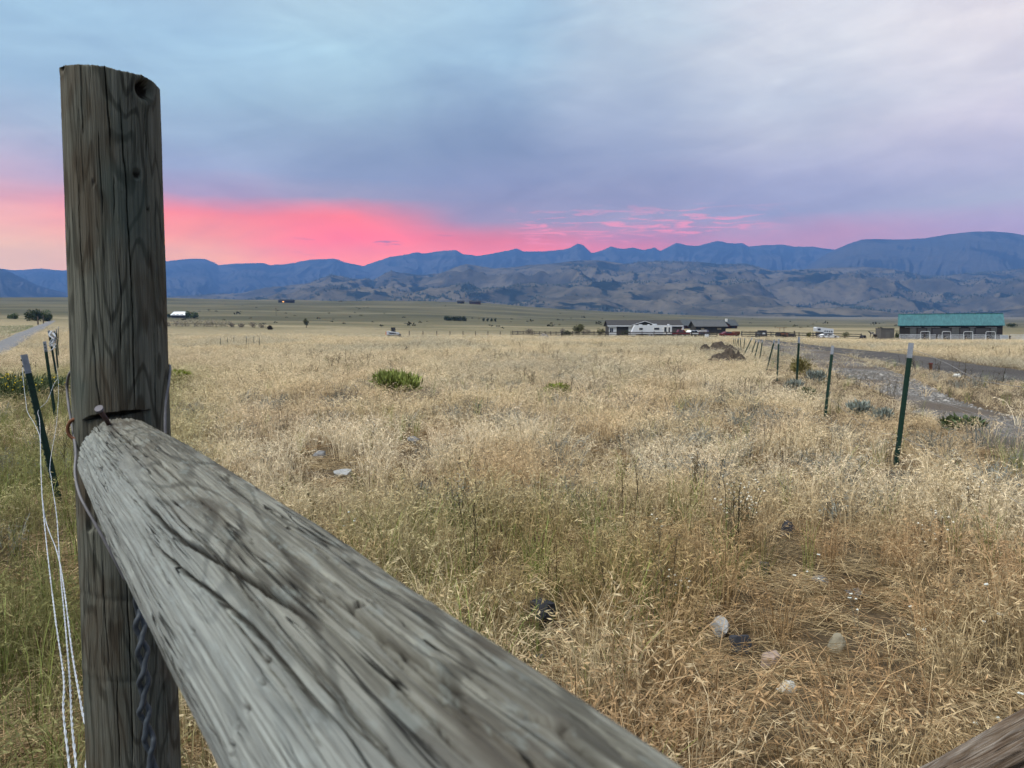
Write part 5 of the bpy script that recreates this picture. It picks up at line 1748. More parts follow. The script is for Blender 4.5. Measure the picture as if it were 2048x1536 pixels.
# loose gravel on the track
def build_gravel():
    pts = []
    N = 70000
    x = RNG.uniform(3.5, 13, N); y = RNG.uniform(6.5, 34, N)
    k = inside(x, y, POLY_G) & (RNG.random(N) < np.clip(9 / y, .12, 1)) & (fbm(x * .5, y * .35, 9, 3) > .36)
    x, y = x[k][:9000], y[k][:9000]
    n = len(x)
    z = H(x, y) + .03
    base = np.array([(1, 0, -.1), (.4, .9, 0), (-.6, .75, .05), (-1, -.1, 0), (-.4, -.9, .05), (.6, -.8, 0), (.25, .1, .75), (-.3, -.05, .68)])
    tri = [(0, 1, 6), (1, 2, 6), (2, 7, 6), (2, 3, 7), (3, 4, 7), (4, 5, 7), (5, 6, 7), (5, 0, 6)]
    s = RNG.uniform(.009, .034, n) * (1 + (RNG.random(n) < .05) * 1.6)
    a = RNG.uniform(0, 2 * PI, n)
    V = base[None] * s[:, None, None] * RNG.uniform(.7, 1.3, (n, 1, 3))
    c, sn = np.cos(a)[:, None], np.sin(a)[:, None]
    V = np.stack([V[..., 0] * c - V[..., 1] * sn, V[..., 0] * sn + V[..., 1] * c, V[..., 2]], -1)
    V[..., 0] += x[:, None]; V[..., 1] += y[:, None]; V[..., 2] += z[:, None]
    f = (np.array(tri)[None] + (np.arange(n) * 8)[:, None, None]).reshape(-1, 3)
    m = bpy.data.materials.new('loose_gravel'); m.use_nodes = True
    T = NT(m.node_tree)
    pr = T.n('ShaderNodeBsdfPrincipled')
    T.l(T.ramp(T.n('ShaderNodeNewGeometry').outputs['Random Per Island'], [(0, (.045, .042, .038)), (.6, (.12, .114, .105)), (1, (.27, .26, .24))]), pr.inputs[0])
    pr.inputs['Roughness'].default_value = .9
    T.l(pr.outputs[0], T.n('ShaderNodeOutputMaterial').inputs[0])
    o = obj('loose_gravel', npmesh('loose_gravel', V.reshape(-1, 3), f), m)
    tag(o, 'loose grey and white stones scattered on the gravel track', 'gravel', kind='stuff')
build_gravel()
t = empty('marker_stake', gnd(1861, 742), 0, 'short rust red stake at the edge of the dirt drive', 'stake')
hh = 14 * t.location.y / F
MB().box(-.05, .05, -.03, .03, -.1, hh).build('stake', M_rust, t)
MB().box(-.06, .06, -.04, .04, hh + .002, hh + .04).build('cap', mat('stake_cap', (0.16, 0.03, 0.03), .6, .2, 4), t)

# ================================================================== PLANTS
class Leaves:
    def __init__(s):
        s.v = []; s.f = []; s.h = []
    def ribbon(s, pts, w0, w1, side, h):
        o = len(s.v)
        n = len(pts)
        for i, p in enumerate(pts):
            w = w0 + (w1 - w0) * i / (n - 1)
            s.v.append(p - side * w / 2); s.v.append(p + side * w / 2)
            s.h += [h, h]
        for i in range(n - 1):
            s.f.append((o + 2 * i, o + 2 * i + 1, o + 2 * i + 3, o + 2 * i + 2))
    def leaf(s, p, d, L, w, h, side=None):
        if side is None:
            side = d.cross(Vector((random.gauss(0, 1), random.gauss(0, 1), random.gauss(0, 1))))
            if side.length < 1e-4: side = Vector((1, 0, 0))
            side.normalize()
        o = len(s.v)
        s.v += [p, p + d * L * .45 + side * w / 2, p + d * L, p + d * L * .45 - side * w / 2]
        s.h += [h] * 4
        s.f.append((o, o + 1, o + 2, o + 3))
    def blob(s, p, r, h):
        o = len(s.v)
        for d in ((1, 0, 0), (0, 1, 0), (-1, 0, 0), (0, -1, 0), (0, 0, .9), (0, 0, -.9)):
            s.v.append(p + Vector(d) * r); s.h.append(h)
        for a, b, c in ((0, 1, 4), (1, 2, 4), (2, 3, 4), (3, 0, 4), (1, 0, 5), (2, 1, 5), (3, 2, 5), (0, 3, 5)):
            s.f.append((o + a, o + b, o + c))
    def mesh(s, name, m):
        me = bpy.data.meshes.new(name)
        me.from_pydata([tuple(p) for p in s.v], [], s.f)
        a = me.attributes.new('hv', 'FLOAT', 'POINT')
        a.data.foreach_set('value', np.array(s.h, np.float32))
        me.materials.append(m)
        me.update()
        return me
    def build(s, name, m, parent=None):
        return obj(name, s.mesh(name, m), None, parent)
LM = {}
def leafm(name, c, tr=.25):
    if name not in LM:
        LM[name] = grass_mat(name, tr, c)
    return LM[name]

def bush(name, label, cat, loc, w, h, leafmat, n, leaf, seed, group=None, stems=10, stemmat=None, upright=.5, d=None, flowers=None):
    rnd = random.Random(seed); random.seed(seed)
    d = d or w * .8
    t = empty(name, loc, 0, label, cat, group)
    L = Leaves()
    lobes = [(Vector((rnd.uniform(-.32, .32) * w, rnd.uniform(-.32, .32) * d, rnd.uniform(.38, .72) * h)), rnd.uniform(.22, .36)) for _ in range(7)]
    lobes.append((Vector((0, 0, h * .45)), .42))
    for i in range(n):
        c, r = rnd.choice(lobes)
        q = Vector((rnd.gauss(0, 1), rnd.gauss(0, 1), rnd.gauss(0, 1))).normalized() * (rnd.random() ** .45)
        p = c + Vector((q.x * r * w, q.y * r * d, q.z * r * h * 1.1))
        if p.z < .01: p.z = rnd.uniform(.01, .15) * h
        dr = (Vector((p.x / w, p.y / d, p.z / h * upright + .25)) + Vector((rnd.gauss(0, .35), rnd.gauss(0, .35), rnd.gauss(0, .35)))).normalized()
        L.leaf(p, dr, leaf * rnd.uniform(.6, 1.4), leaf * rnd.uniform(.16, .3) if upright > .8 else leaf * rnd.uniform(.35, .6), rnd.random())
    L.build('foliage', leafmat, t)
    S = MB()
    for i in range(stems):
        c, r = rnd.choice(lobes)
        S.tube([(c.x * .12, c.y * .12, -.02), (c.x * .5, c.y * .5, c.z * .5), c], .012 * max(h, .3), 4, False, .005 * max(h, .3))
    S.build('stems', stemmat or M_postwood, t)
    if flowers:
        Fl = Leaves()
        for i in range(flowers[0]):
            c, r = rnd.choice(lobes)
            q = Vector((rnd.gauss(0, 1), rnd.gauss(0, 1), abs(rnd.gauss(0, 1)))).normalized()
            Fl.blob(c + Vector((q.x * r * w, q.y * r * d, q.z * r * h * 1.2)), flowers[1] * rnd.uniform(.7, 1.3), rnd.random())
        Fl.build('flowers', flowers[2], t)
    return t
G_rabbit = leafm('rabbitbrush_green', (0.25, 0.29, 0.085))
G_bright = leafm('bright_green_leaf', (0.25, 0.29, 0.06))
G_olive = leafm('olive_leaf', (0.11, 0.11, 0.052))
G_dkgreen = leafm('dark_green_leaf', (0.045, 0.062, 0.030))
G_mid = leafm('mid_green_leaf', (0.095, 0.125, 0.060))
G_grey = leafm('grey_twig_leaf', (0.22, 0.195, 0.155))
G_sage = leafm('sage_leaf', (0.25, 0.28, 0.245))
G_yel = leafm('yellow_flower', (0.55, 0.42, 0.03), .1)
def pbush(name, label, px, pyb, wpx, hpx, m, n, seed, leaf=.1, up=.5, **kw):
    b = gnd(px, pyb); k = b.y / F
    return bush(name, label, kw.pop('cat', 'bush'), b, wpx * k, hpx * k, m, n, leaf, seed, upright=up, **kw)
def dbush(name, label, px, Y, wpx, hpx, m, n, seed, leaf=.4, up=.4, **kw):
    b = gp(px, Y); k = Y / F
    return bush(name, label, kw.pop('cat', 'bush'), b, wpx * k, hpx * k, m, n, leaf, seed, upright=up, **kw)
pbush('rabbitbrush', 'largest rounded green bush in the middle of the dry field', 801, 792, 92, 42, G_rabbit, 2600, 1, .17, 1.3, stems=24)
pbush('rabbitbrush', 'smaller bright green bush right of the largest one', 1113, 794, 44, 22, G_bright, 1100, 2, .12, .5)
pbush('rabbitbrush', 'low green bush beside the corner post, farther left', 362, 764, 44, 18, G_bright, 900, 3, .14, .6)
pbush('flowering_weed', 'dense green weed patch with yellow flowers at the left edge', 30, 812, 150, 62, G_mid, 3200, 4, .10, .9, d=2.0, flowers=(150, .016, G_yel))
pbush('flowering_weed', 'second yellow flowering weed hugging the left steel posts', 118, 800, 60, 44, G_mid, 1300, 5, .09, .9, flowers=(36, .014, G_yel))
pbush('leafy_weed', 'green leafy weed with pale flower buds at the gravel edge', 1932, 868, 78, 32, G_mid, 700, 6, .08, .5, flowers=(36, .013, leafm('pale_yellow_bud', (.45, .42, .2), .1)))
pbush('yellow_green_shrub', 'yellow green shrub behind the third steel post', 1606, 757, 40, 42, leafm('yellow_green_leaf', (0.24, 0.21, 0.085)), 700, 8, .13, 1.0)
pbush('sagebrush', 'grey sagebrush right of the third steel post', 1636, 768, 44, 26, G_sage, 560, 9, .12, 1.2)
pbush('sagebrush', 'grey sagebrush at the foot of the third steel post', 1582, 785, 36, 22, G_sage, 460, 10, .12, 1.2)
pbush('sagebrush', 'pale sagebrush between the first and second steel posts', 1722, 835, 54, 30, G_sage, 520, 11, .10, 1.3)
pbush('sagebrush', 'sagebrush close behind the nearest steel post', 1768, 850, 38, 30, G_sage, 440, 12, .10, 1.3)
pbush('leafy_weed', 'green leafy weed left of the second steel post', 1614, 806, 34, 30, G_mid, 420, 13, .07, .6)
# shrubs and trees by the ranch
dbush('grey_shrub', 'bare grey shrub at the back corner of the board fence', 1060, 190, 24, 15, G_grey, 500, 21, .35, 1.2)
dbush('grey_shrub', 'narrow grey shrub left of the olive tree by the house', 1124, 186, 10, 18, G_grey, 300, 22, .3, 1.2)
dbush('olive_tree', 'olive green tree in the shrubs left of the house', 1156, 190, 22, 27, G_olive, 800, 23, .35, .8, cat='tree')
dbush('dark_shrub', 'low dark green shrub under the olive tree', 1134, 180, 20, 13, G_dkgreen, 420, 24, .3, .5)
dbush('grey_shrub', 'wide grey shrub right of the olive tree', 1174, 186, 20, 17, G_grey, 480, 25, .3, 1.2)
dbush('green_shrub', 'small green shrub at the left end of the house', 1201, 182, 13, 17, G_olive, 360, 26, .3, .8)
dbush('green_shrub', 'dark shrub beside the house porch', 1250, 200, 14, 12, G_dkgreen, 300, 27, .3, .5)
dbush('green_shrub', 'olive shrub left of the horse trailer', 1620, 190, 13, 14, G_olive, 360, 28, .3, .7)
dbush('green_shrub', 'upright green shrub right of the white sedan', 1691, 188, 14, 17, G_olive, 380, 29, .3, 1.0)
dbush('dark_shrub', 'dark shrub squeezed between shed and barn', 1794, 196, 10, 17, G_dkgreen, 300, 30, .3, .8)
dbush('dark_shrub', 'dark round juniper on the pale slope right of the barn', 2026, 380, 27, 9, G_dkgreen, 420, 31, .5, .4)
dbush('grey_shrub', 'tumbleweed heap at the foot of the white panels', 1785, 186, 30, 6, G_grey, 260, 32, .25, .5)

def tree(name, label, loc, h, w, m, seed, group=None, n=900, leaf=.5, trunk=.25):
    rnd = random.Random(seed)
    t = empty(name, loc, 0, label, 'tree', group)
    S = MB()
    S.tube([(0, 0, -.3), (rnd.uniform(-.1, .1), 0, h * trunk), (rnd.uniform(-.2, .2), 0, h * .7)], .045 * h, 6, True, .012 * h)
    L = Leaves()
    lobes = []
    for i in range(11):
        a = rnd.uniform(0, 2 * PI); zz = rnd.uniform(trunk + .08, .9) * h
        rr = w * .5 * math.sin(max(.15, (zz / h - trunk) / (1 - trunk)) * PI * .85) * rnd.uniform(.3, .8)
        c = Vector((math.cos(a) * rr, math.sin(a) * rr, zz))
        lobes.append((c, rnd.uniform(.16, .28) * w))
        S.tube([(0, 0, zz * .55), c * .6 + Vector((0, 0, zz * .25)), c], .014 * h, 4, False, .005 * h)
    for i in range(n):
        c, r = rnd.choice(lobes)
        q = Vector((rnd.gauss(0, 1), rnd.gauss(0, 1), rnd.gauss(0, 1))).normalized() * (rnd.random() ** .4)
        p = c + q * r * Vector((1, 1, 1)).x
        L.leaf(p, (q + Vector((rnd.gauss(0, .5), rnd.gauss(0, .5), rnd.gauss(0, .5)))).normalized(), leaf * rnd.uniform(.6, 1.4), leaf * rnd.uniform(.4, .7), rnd.random())
    S.build('trunk', M_postwood, t)
    L.build('crown', m, t)
def ptree(px, Y, wpx, hpx, m, label, seed, **kw):
    tree('tree', label, gp(px, Y), hpx * Y / F, wpx * Y / F, m, seed, **kw)
ptree(68, 262, 30, 19, G_dkgreen, 'darkest round tree left of the gravel road bend', 51, trunk=.08, n=1500, leaf=.5)
ptree(93, 268, 26, 19, G_mid, 'lighter tree right of the darkest one by the road bend', 52, trunk=.1, n=1200, leaf=.5)
ptree(32, 300, 15, 9, G_mid, 'small tree at the left edge beyond the hayfield', 53, trunk=.1, n=500)
ptree(22, 310, 9, 6, G_mid, 'smallest shrubby tree at the far left edge', 54, trunk=.1, n=300)
ptree(378, 470, 12, 15, G_mid, 'tree standing against the white roofed house', 55, trunk=.12, n=500, leaf=.8)
ptree(391, 478, 16, 10, G_mid, 'low tree right of the white roofed house', 56, trunk=.1, n=500, leaf=.8)
ptree(340, 490, 10, 6, G_dkgreen, 'dark bush left of the white roofed house', 57, trunk=.1, n=260, leaf=.7)
ptree(613, 300, 9, 18, G_olive, 'lone slim tree below the bench in mid field', 58, trunk=.3, n=420, leaf=.5)
ptree(540, 265, 10, 8, leafm('brown_bush_leaf', (.05, .04, .025)), 'round dark brown bush left of the lone slim tree', 59, trunk=.1, n=360, leaf=.45)
for i, px in enumerate((893, 902, 911, 920, 929)):
    ptree(px, 520, 12, 7.5, G_dkgreen, ORD[i] + ' from the left of the dark row of trees above the loader', 60 + i, trunk=.05, n=300, leaf=.8, group='dark tree row above the loader')
for i, px in enumerate((967, 975, 983, 991)):
    ptree(px, 520, 4, 6, G_dkgreen, ORD[i] + ' from the left of the small pointed trees right of the dark row', 70 + i, trunk=.05, n=160, leaf=.6, group='small pointed trees')
for i, (px, w_, h_) in enumerate(((335, 20, 7), (352, 30, 9), (372, 34, 11), (390, 36, 13), (408, 34, 12), (426, 36, 13), (443, 30, 10), (463, 14, 11), (482, 14, 8), (505, 16, 9), (524, 16, 7))):
    ptree(px, 292, w_, h_, G_grey, ORD[i] + ' from the left of the bare grey willows along the ditch', 80 + i, trunk=.15, n=260, leaf=.4, group='grey willows along the ditch')
# bench scrub
def build_scrub():
    L = Leaves()
    rnd = random.Random(8)
    for i in range(120):
        u = rnd.uniform(-.45, .62); R = rnd.uniform(330, 1250)
        x, y = u * R, R
        z = Hs(x, y)
        s = rnd.uniform(.4, .9) * (1 + (rnd.random() < .12) * 1.0)
        for j in range(16):
            q = Vector((rnd.gauss(0, 1), rnd.gauss(0, 1), abs(rnd.gauss(0, .7))))
            q = q.normalized() * s * rnd.random() ** .4
            L.leaf(Vector((x, y, z)) + Vector((q.x * 1.3, q.y * 1.3, q.z)), (q + Vector((0, 0, .4))).normalized(), s * .9, s * .7, rnd.random())
    tag(L.build('bench_scrub', leafm('scrub_leaf', (.065, .065, .040))), 'dark scrub dotted over the grassy bench', 'scrub', kind='stuff')
build_scrub()

# tall single weeds in the foreground --------------------------------------------
M_weedstem = leafm('dry_weed_stem', (0.15, 0.12, 0.075), .1)
M_weedgreen = leafm('green_weed_leaf', (0.15, 0.165, 0.095), .3)
M_seed = leafm('pale_seed_head', (0.55, 0.52, 0.42), .2)
def weed(name, label, loc, h, seed, style):
    rnd = random.Random(seed); random.seed(seed)
    t = empty(name, loc, 0, label, 'weed')
    S, L, Hd = Leaves(), Leaves(), Leaves()
    ns = {'stalks': 9, 'thistle': 1, 'branch': 3}[style]
    for i in range(ns):
        a = rnd.uniform(0, 2 * PI); r = rnd.uniform(0, .09)
        b = Vector((r * math.cos(a), r * math.sin(a), -.01))
        ln = Vector((rnd.gauss(0, .10), rnd.gauss(0, .10), 1)).normalized()
        hh = h * rnd.uniform(.7, 1.05)
        sd = Vector((rnd.gauss(0, 1), rnd.gauss(0, 1), 0)).normalized()
        pts = [b + ln * hh * f + Vector((rnd.gauss(0, .004), rnd.gauss(0, .004), 0)) for f in (0, .3, .6, .85, 1)]
        S.ribbon(pts, .006, .0035, sd, rnd.random()); S.ribbon(pts, .006, .0035, sd.cross(ln).normalized(), rnd.random())
        tips = [pts[-1]]
        for j in range({'stalks': 3, 'thistle': 7, 'branch': 6}[style]):
            f = rnd.uniform(.45, .95); a2 = rnd.uniform(0, 2 * PI)
            q = b + ln * hh * f
            e = q + Vector((math.cos(a2), math.sin(a2), rnd.uniform(.8, 1.8))) * rnd.uniform(.04, .10) * h / .5
            S.ribbon([q, (q + e) / 2 + Vector((0, 0, .005)), e], .004, .0025, sd, rnd.random())
            tips.append(e)
        for e in tips:
            if style != 'thistle' or rnd.random() < .6:
                Hd.blob(e, rnd.uniform(.006, .010), rnd.random())
        for j in range({'stalks': 8, 'thistle': 42, 'branch': 10}[style]):
            f = rnd.uniform(.05, .95); a2 = rnd.uniform(0, 2 * PI)
            L.leaf(b + ln * hh * f, Vector((math.cos(a2), math.sin(a2), rnd.uniform(.1, .9))).normalized(), rnd.uniform(.025, .06), rnd.uniform(.005, .011), rnd.random())
    S.build('stalks', M_weedstem, t); L.build('leaves', M_weedgreen if style != 'branch' else M_weedstem, t); Hd.build('seed_heads', M_seed, t)
for k, (px, py, hpx, st_, lab) in enumerate([
    (1462, 1130, 185, 'stalks', 'tall weed clump with white seed heads left of the dark stone'),
    (1492, 1110, 150, 'stalks', 'second weed clump just right of the tall white headed one'),
    (1384, 1010, 115, 'branch', 'branching weed left of the tall white headed clump'),
    (1286, 865, 60, 'thistle', 'single upright spiky weed in the middle distance'),
    (1345, 1240, 95, 'branch', 'dead branching weed above the stone group'),
    (1296, 1120, 120, 'thistle', 'silvery spike weed left of centre foreground'),
    (460, 826, 42, 'thistle', 'leafy green weed nearest the corner post in the field'),
    (570, 826, 36, 'thistle', 'leafy green weed second from the corner post'),
    (704, 832, 60, 'branch', 'branching weed below and left of the largest bush'),
    (965, 880, 45, 'thistle', 'dark leafy weed right of the pale stones'),
    (1772, 935, 75, 'branch', 'branching weed at the foot of the nearest steel post'),
    (1905, 980, 80, 'branch', 'bare branching weed right of the nearest steel post'),
    (1955, 1060, 110, 'branch', 'larger bare weed near the right picture edge'),
    (1860, 1140, 110, 'branch', 'weed with white heads above the bare patch'),
    (745, 905, 60, 'branch', 'yellowish weed in front of the bush and behind the boulder'),
    (1030, 770, 40, 'branch', 'thin weed between the two green bushes'),
]):
    b = gnd(px, py)
    weed('field_weed', lab, b, hpx * b.y / F, 100 + k, st_)

# ================================================================== GRASS (stuff)
KINDS = bpy.data.collections.new('grass_kinds')       # prototypes only, not in the scene
M_grass = grass_mat('grass_blades', .32)
def rand_az():
    a = random.uniform(0, 2 * PI)
    return Vector((math.cos(a), math.sin(a), 0))
def tuft(seed, n, rad, lo, hi, lean, w, heads, droop, nleaf=0):
    random.seed(seed)
    L = Leaves()
    for i in range(n):
        b = rand_az() * abs(random.gauss(0, rad * .5))
        out = (b * 2.2 + rand_az() * rad * .8)
        if out.length < 1e-5: out = Vector((.01, 0, 0))
        out.normalize()
        ln = random.uniform(lo, hi)
        le = abs(random.gauss(lean, lean * .5))
        h = random.random()
        pts = []
        for f in (0, .38, .72, 1.0):
            hor = le * f ** 1.6 + droop * max(0, f - .6) ** 1.5
            ver = f - .45 * le * f * f - droop * .7 * max(0, f - .6) ** 1.6
            pts.append(b + out * hor * ln + Vector((0, 0, ver * ln)))
        sd = Vector((random.gauss(0, 1), random.gauss(0, 1), 0)).normalized()
        L.ribbon(pts, w * random.uniform(.8, 1.3), w * .45, sd, h)
        if heads and random.random() < .8:
            tip, pr_ = pts[-1], pts[-2]
            for j in range(heads):
                f = random.uniform(-.1, 1)
                p = pr_ + (tip - pr_) * f
                d = (out * random.uniform(.3, 1.1) + rand_az() * .7 + Vector((0, 0, random.uniform(-.8, .25)))).normalized()
                L.leaf(p, d, random.uniform(.018, .036), random.uniform(.0032, .006), min(1, h * .7 + .15 + .4 * random.random()))
    return L
def add_kind(L, nm):
    o = bpy.data.objects.new(nm, L.mesh(nm, M_grass))
    KINDS.objects.link(o)
names = []
for i in range(6):
    add_kind(tuft(200 + i, 20, .10, .20, .42, .30, .0034, 5, .60), 'k%02d_cheat' % i)
for i in range(3):      # 6-8 lying straw
    random.seed(300 + i)
    L = Leaves()
    for j in range(46):
        c = rand_az() * random.uniform(0, .2) + Vector((0, 0, random.uniform(.006, .06)))
        d = (rand_az() + Vector((0, 0, random.gauss(0, .16)))).normalized() * random.uniform(.05, .16)
        L.ribbon([c - d, c + Vector((0, 0, random.uniform(0, .02))), c + d], .0028, .0016, d.cross(Vector((0, 0, 1))).normalized() if random.random() < .5 else Vector((0, 0, 1)), random.random())
    add_kind(L, 'k%02d_thatch' % (6 + i))
for i in range(3):      # 9-11 green upright
    add_kind(tuft(400 + i, 16, .07, .22, .42, .16, .0034, 0, .25), 'k%02d_green' % (9 + i))
for i in range(4):      # 12-15 thin dead stalks with branching tips
    random.seed(500 + i)
    L = Leaves()
    for j in range(3):
        b = rand_az() * random.uniform(0, .10)
        ln = Vector((random.gauss(0, .07), random.gauss(0, .07), 1)).normalized()
        hh = random.uniform(.3, .55)
        sd = rand_az()
        pts = [b, b + ln * hh * .5 + rand_az() * .006, b + ln * hh]
        L.ribbon(pts, .0048, .003, sd, random.random()); L.ribbon(pts, .0048, .003, sd.cross(ln), random.random())
        for q in range(7):
            p = b + ln * hh * random.uniform(.4, 1)
            e = p + (rand_az() * .6 + Vector((0, 0, 1))).normalized() * random.uniform(.03, .09)
            L.ribbon([p, (p + e) / 2, e], .0032, .0022, sd, random.random() * .6)
            L.blob(e, random.uniform(.004, .007), random.random() * .8)
    add_kind(L, 'k%02d_stalk' % (12 + i))
for i in range(2):      # 16-17 grey sage tufts
    add_kind(tuft(600 + i, 60, .16, .12, .30, .35, .005, 3, .1), 'k%02d_sage' % (16 + i))
for i in range(2):      # 18-19 small white flower heads
    random.seed(700 + i)
    L = Leaves()
    for j in range(4):
        b = rand_az() * random.uniform(0, .14)
        tip = b + Vector((random.gauss(0, .04), random.gauss(0, .04), random.uniform(.12, .3)))
        L.ribbon([b, (b + tip) / 2, tip], .003, .002, rand_az(), 0.0)
        for q in range(4):
            L.blob(tip + rand_az() * random.uniform(0, .009), .006, 1.0)
    add_kind(L, 'k%02d_white' % (18 + i))

gc = tuft(950, 130, .30, .22, .44, .30, .0045, 0, .2)
o = gc.build('grass_clump', leafm('fresh_grass', (0.26, 0.27, 0.12), .35))
o.location = gnd(2036, 948)
tag(o, 'tall green grass clump at the right picture edge', 'grass clump')

def gn_scatter(name, label, cat, pos, idx, rot, scl, tint):
    me = bpy.data.meshes.new(name)
    n = len(pos)
    me.vertices.add(n)
    me.vertices.foreach_set('co', np.asarray(pos, np.float32).ravel())
    a = me.attributes.new('idx', 'INT', 'POINT'); a.data.foreach_set('value', np.asarray(idx, np.int32))
    a = me.attributes.new('rot', 'FLOAT_VECTOR', 'POINT'); a.data.foreach_set('vector', np.asarray(rot, np.float32).ravel())
    a = me.attributes.new('scl', 'FLOAT_VECTOR', 'POINT'); a.data.foreach_set('vector', np.asarray(scl, np.float32).ravel())
    a = me.attributes.new('tint', 'FLOAT_VECTOR', 'POINT'); a.data.foreach_set('vector', np.asarray(tint, np.float32).ravel())
    o = obj(name, me)
    ng = bpy.data.node_groups.new(name, 'GeometryNodeTree')
    ng.interface.new_socket('Geometry', in_out='INPUT', socket_type='NodeSocketGeometry')
    ng.interface.new_socket('Geometry', in_out='OUTPUT', socket_type='NodeSocketGeometry')
    gi = ng.nodes.new('NodeGroupInput'); go = ng.nodes.new('NodeGroupOutput')
    ip = ng.nodes.new('GeometryNodeInstanceOnPoints')
    ci = ng.nodes.new('GeometryNodeCollectionInfo')
    ci.inputs[0].default_value = KINDS
    ci.inputs[1].default_value = True
    ci.inputs[2].default_value = True
    def na(nm, ty):
        q = ng.nodes.new('GeometryNodeInputNamedAttribute'); q.data_type = ty
        q.inputs[0].default_value = nm
        return q.outputs[0]
    ng.links.new(gi.outputs[0], ip.inputs['Points'])
    ng.links.new(ci.outputs[0], ip.inputs['Instance'])
    ip.inputs['Pick Instance'].default_value = True
    ng.links.new(na('idx', 'INT'), ip.inputs['Instance Index'])
    ng.links.new(na('rot', 'FLOAT_VECTOR'), ip.inputs['Rotation'])
    ng.links.new(na('scl', 'FLOAT_VECTOR'), ip.inputs['Scale'])
    ng.links.new(ip.outputs[0], go.inputs[0])
    md = o.modifiers.new('scatter', 'NODES'); md.node_group = ng
    return tag(o, label, cat, kind='stuff')

BARE = [(gnd(1740, 1130), .55), (gnd(1720, 1230), .5), (gnd(1740, 1330), .5), (gnd(1790, 1430), .5)]
def field_points(dens, rmax, seed, rmin=2.1):
    """points over the field, thinning with distance; dens(r) tufts per m2"""
    rg = np.random.default_rng(seed)
    az = .70
    rs = np.linspace(rmin, rmax, 600)
    w = dens(rs) * rs * 2 * az
    c = np.cumsum(w) * (rs[1] - rs[0])
    n = int(c[-1])
    r = np.interp(rg.random(n) * c[-1], c, rs)
    a = rg.uniform(-az, az, n)
    return r * np.sin(a), r * np.cos(a), rg

def blocked(x, y):
    b = inside(x, y, POLY_G) | inside(x, y, POLY_D) | inside(x, y, POLY_L)
    for (px, py, w_) in ((1452, 716, 1.4), (1440, 700, 2.2)):
        q = gnd(px, py)
        b |= np.hypot(x - q.x, (y - q.y) * .6) < w_
    b |= (y > 168) & (x > 18) | (y > 185)
    b |= np.hypot(x - POST_C.x, y - POST_C.y) < .1
    return b
def bareness(x, y):
    k = np.zeros_like(x)
    for c, r in BARE:
        k = np.maximum(k, np.clip(1.25 - np.hypot(x - c.x, y - c.y) / r, 0, 1))
    return k

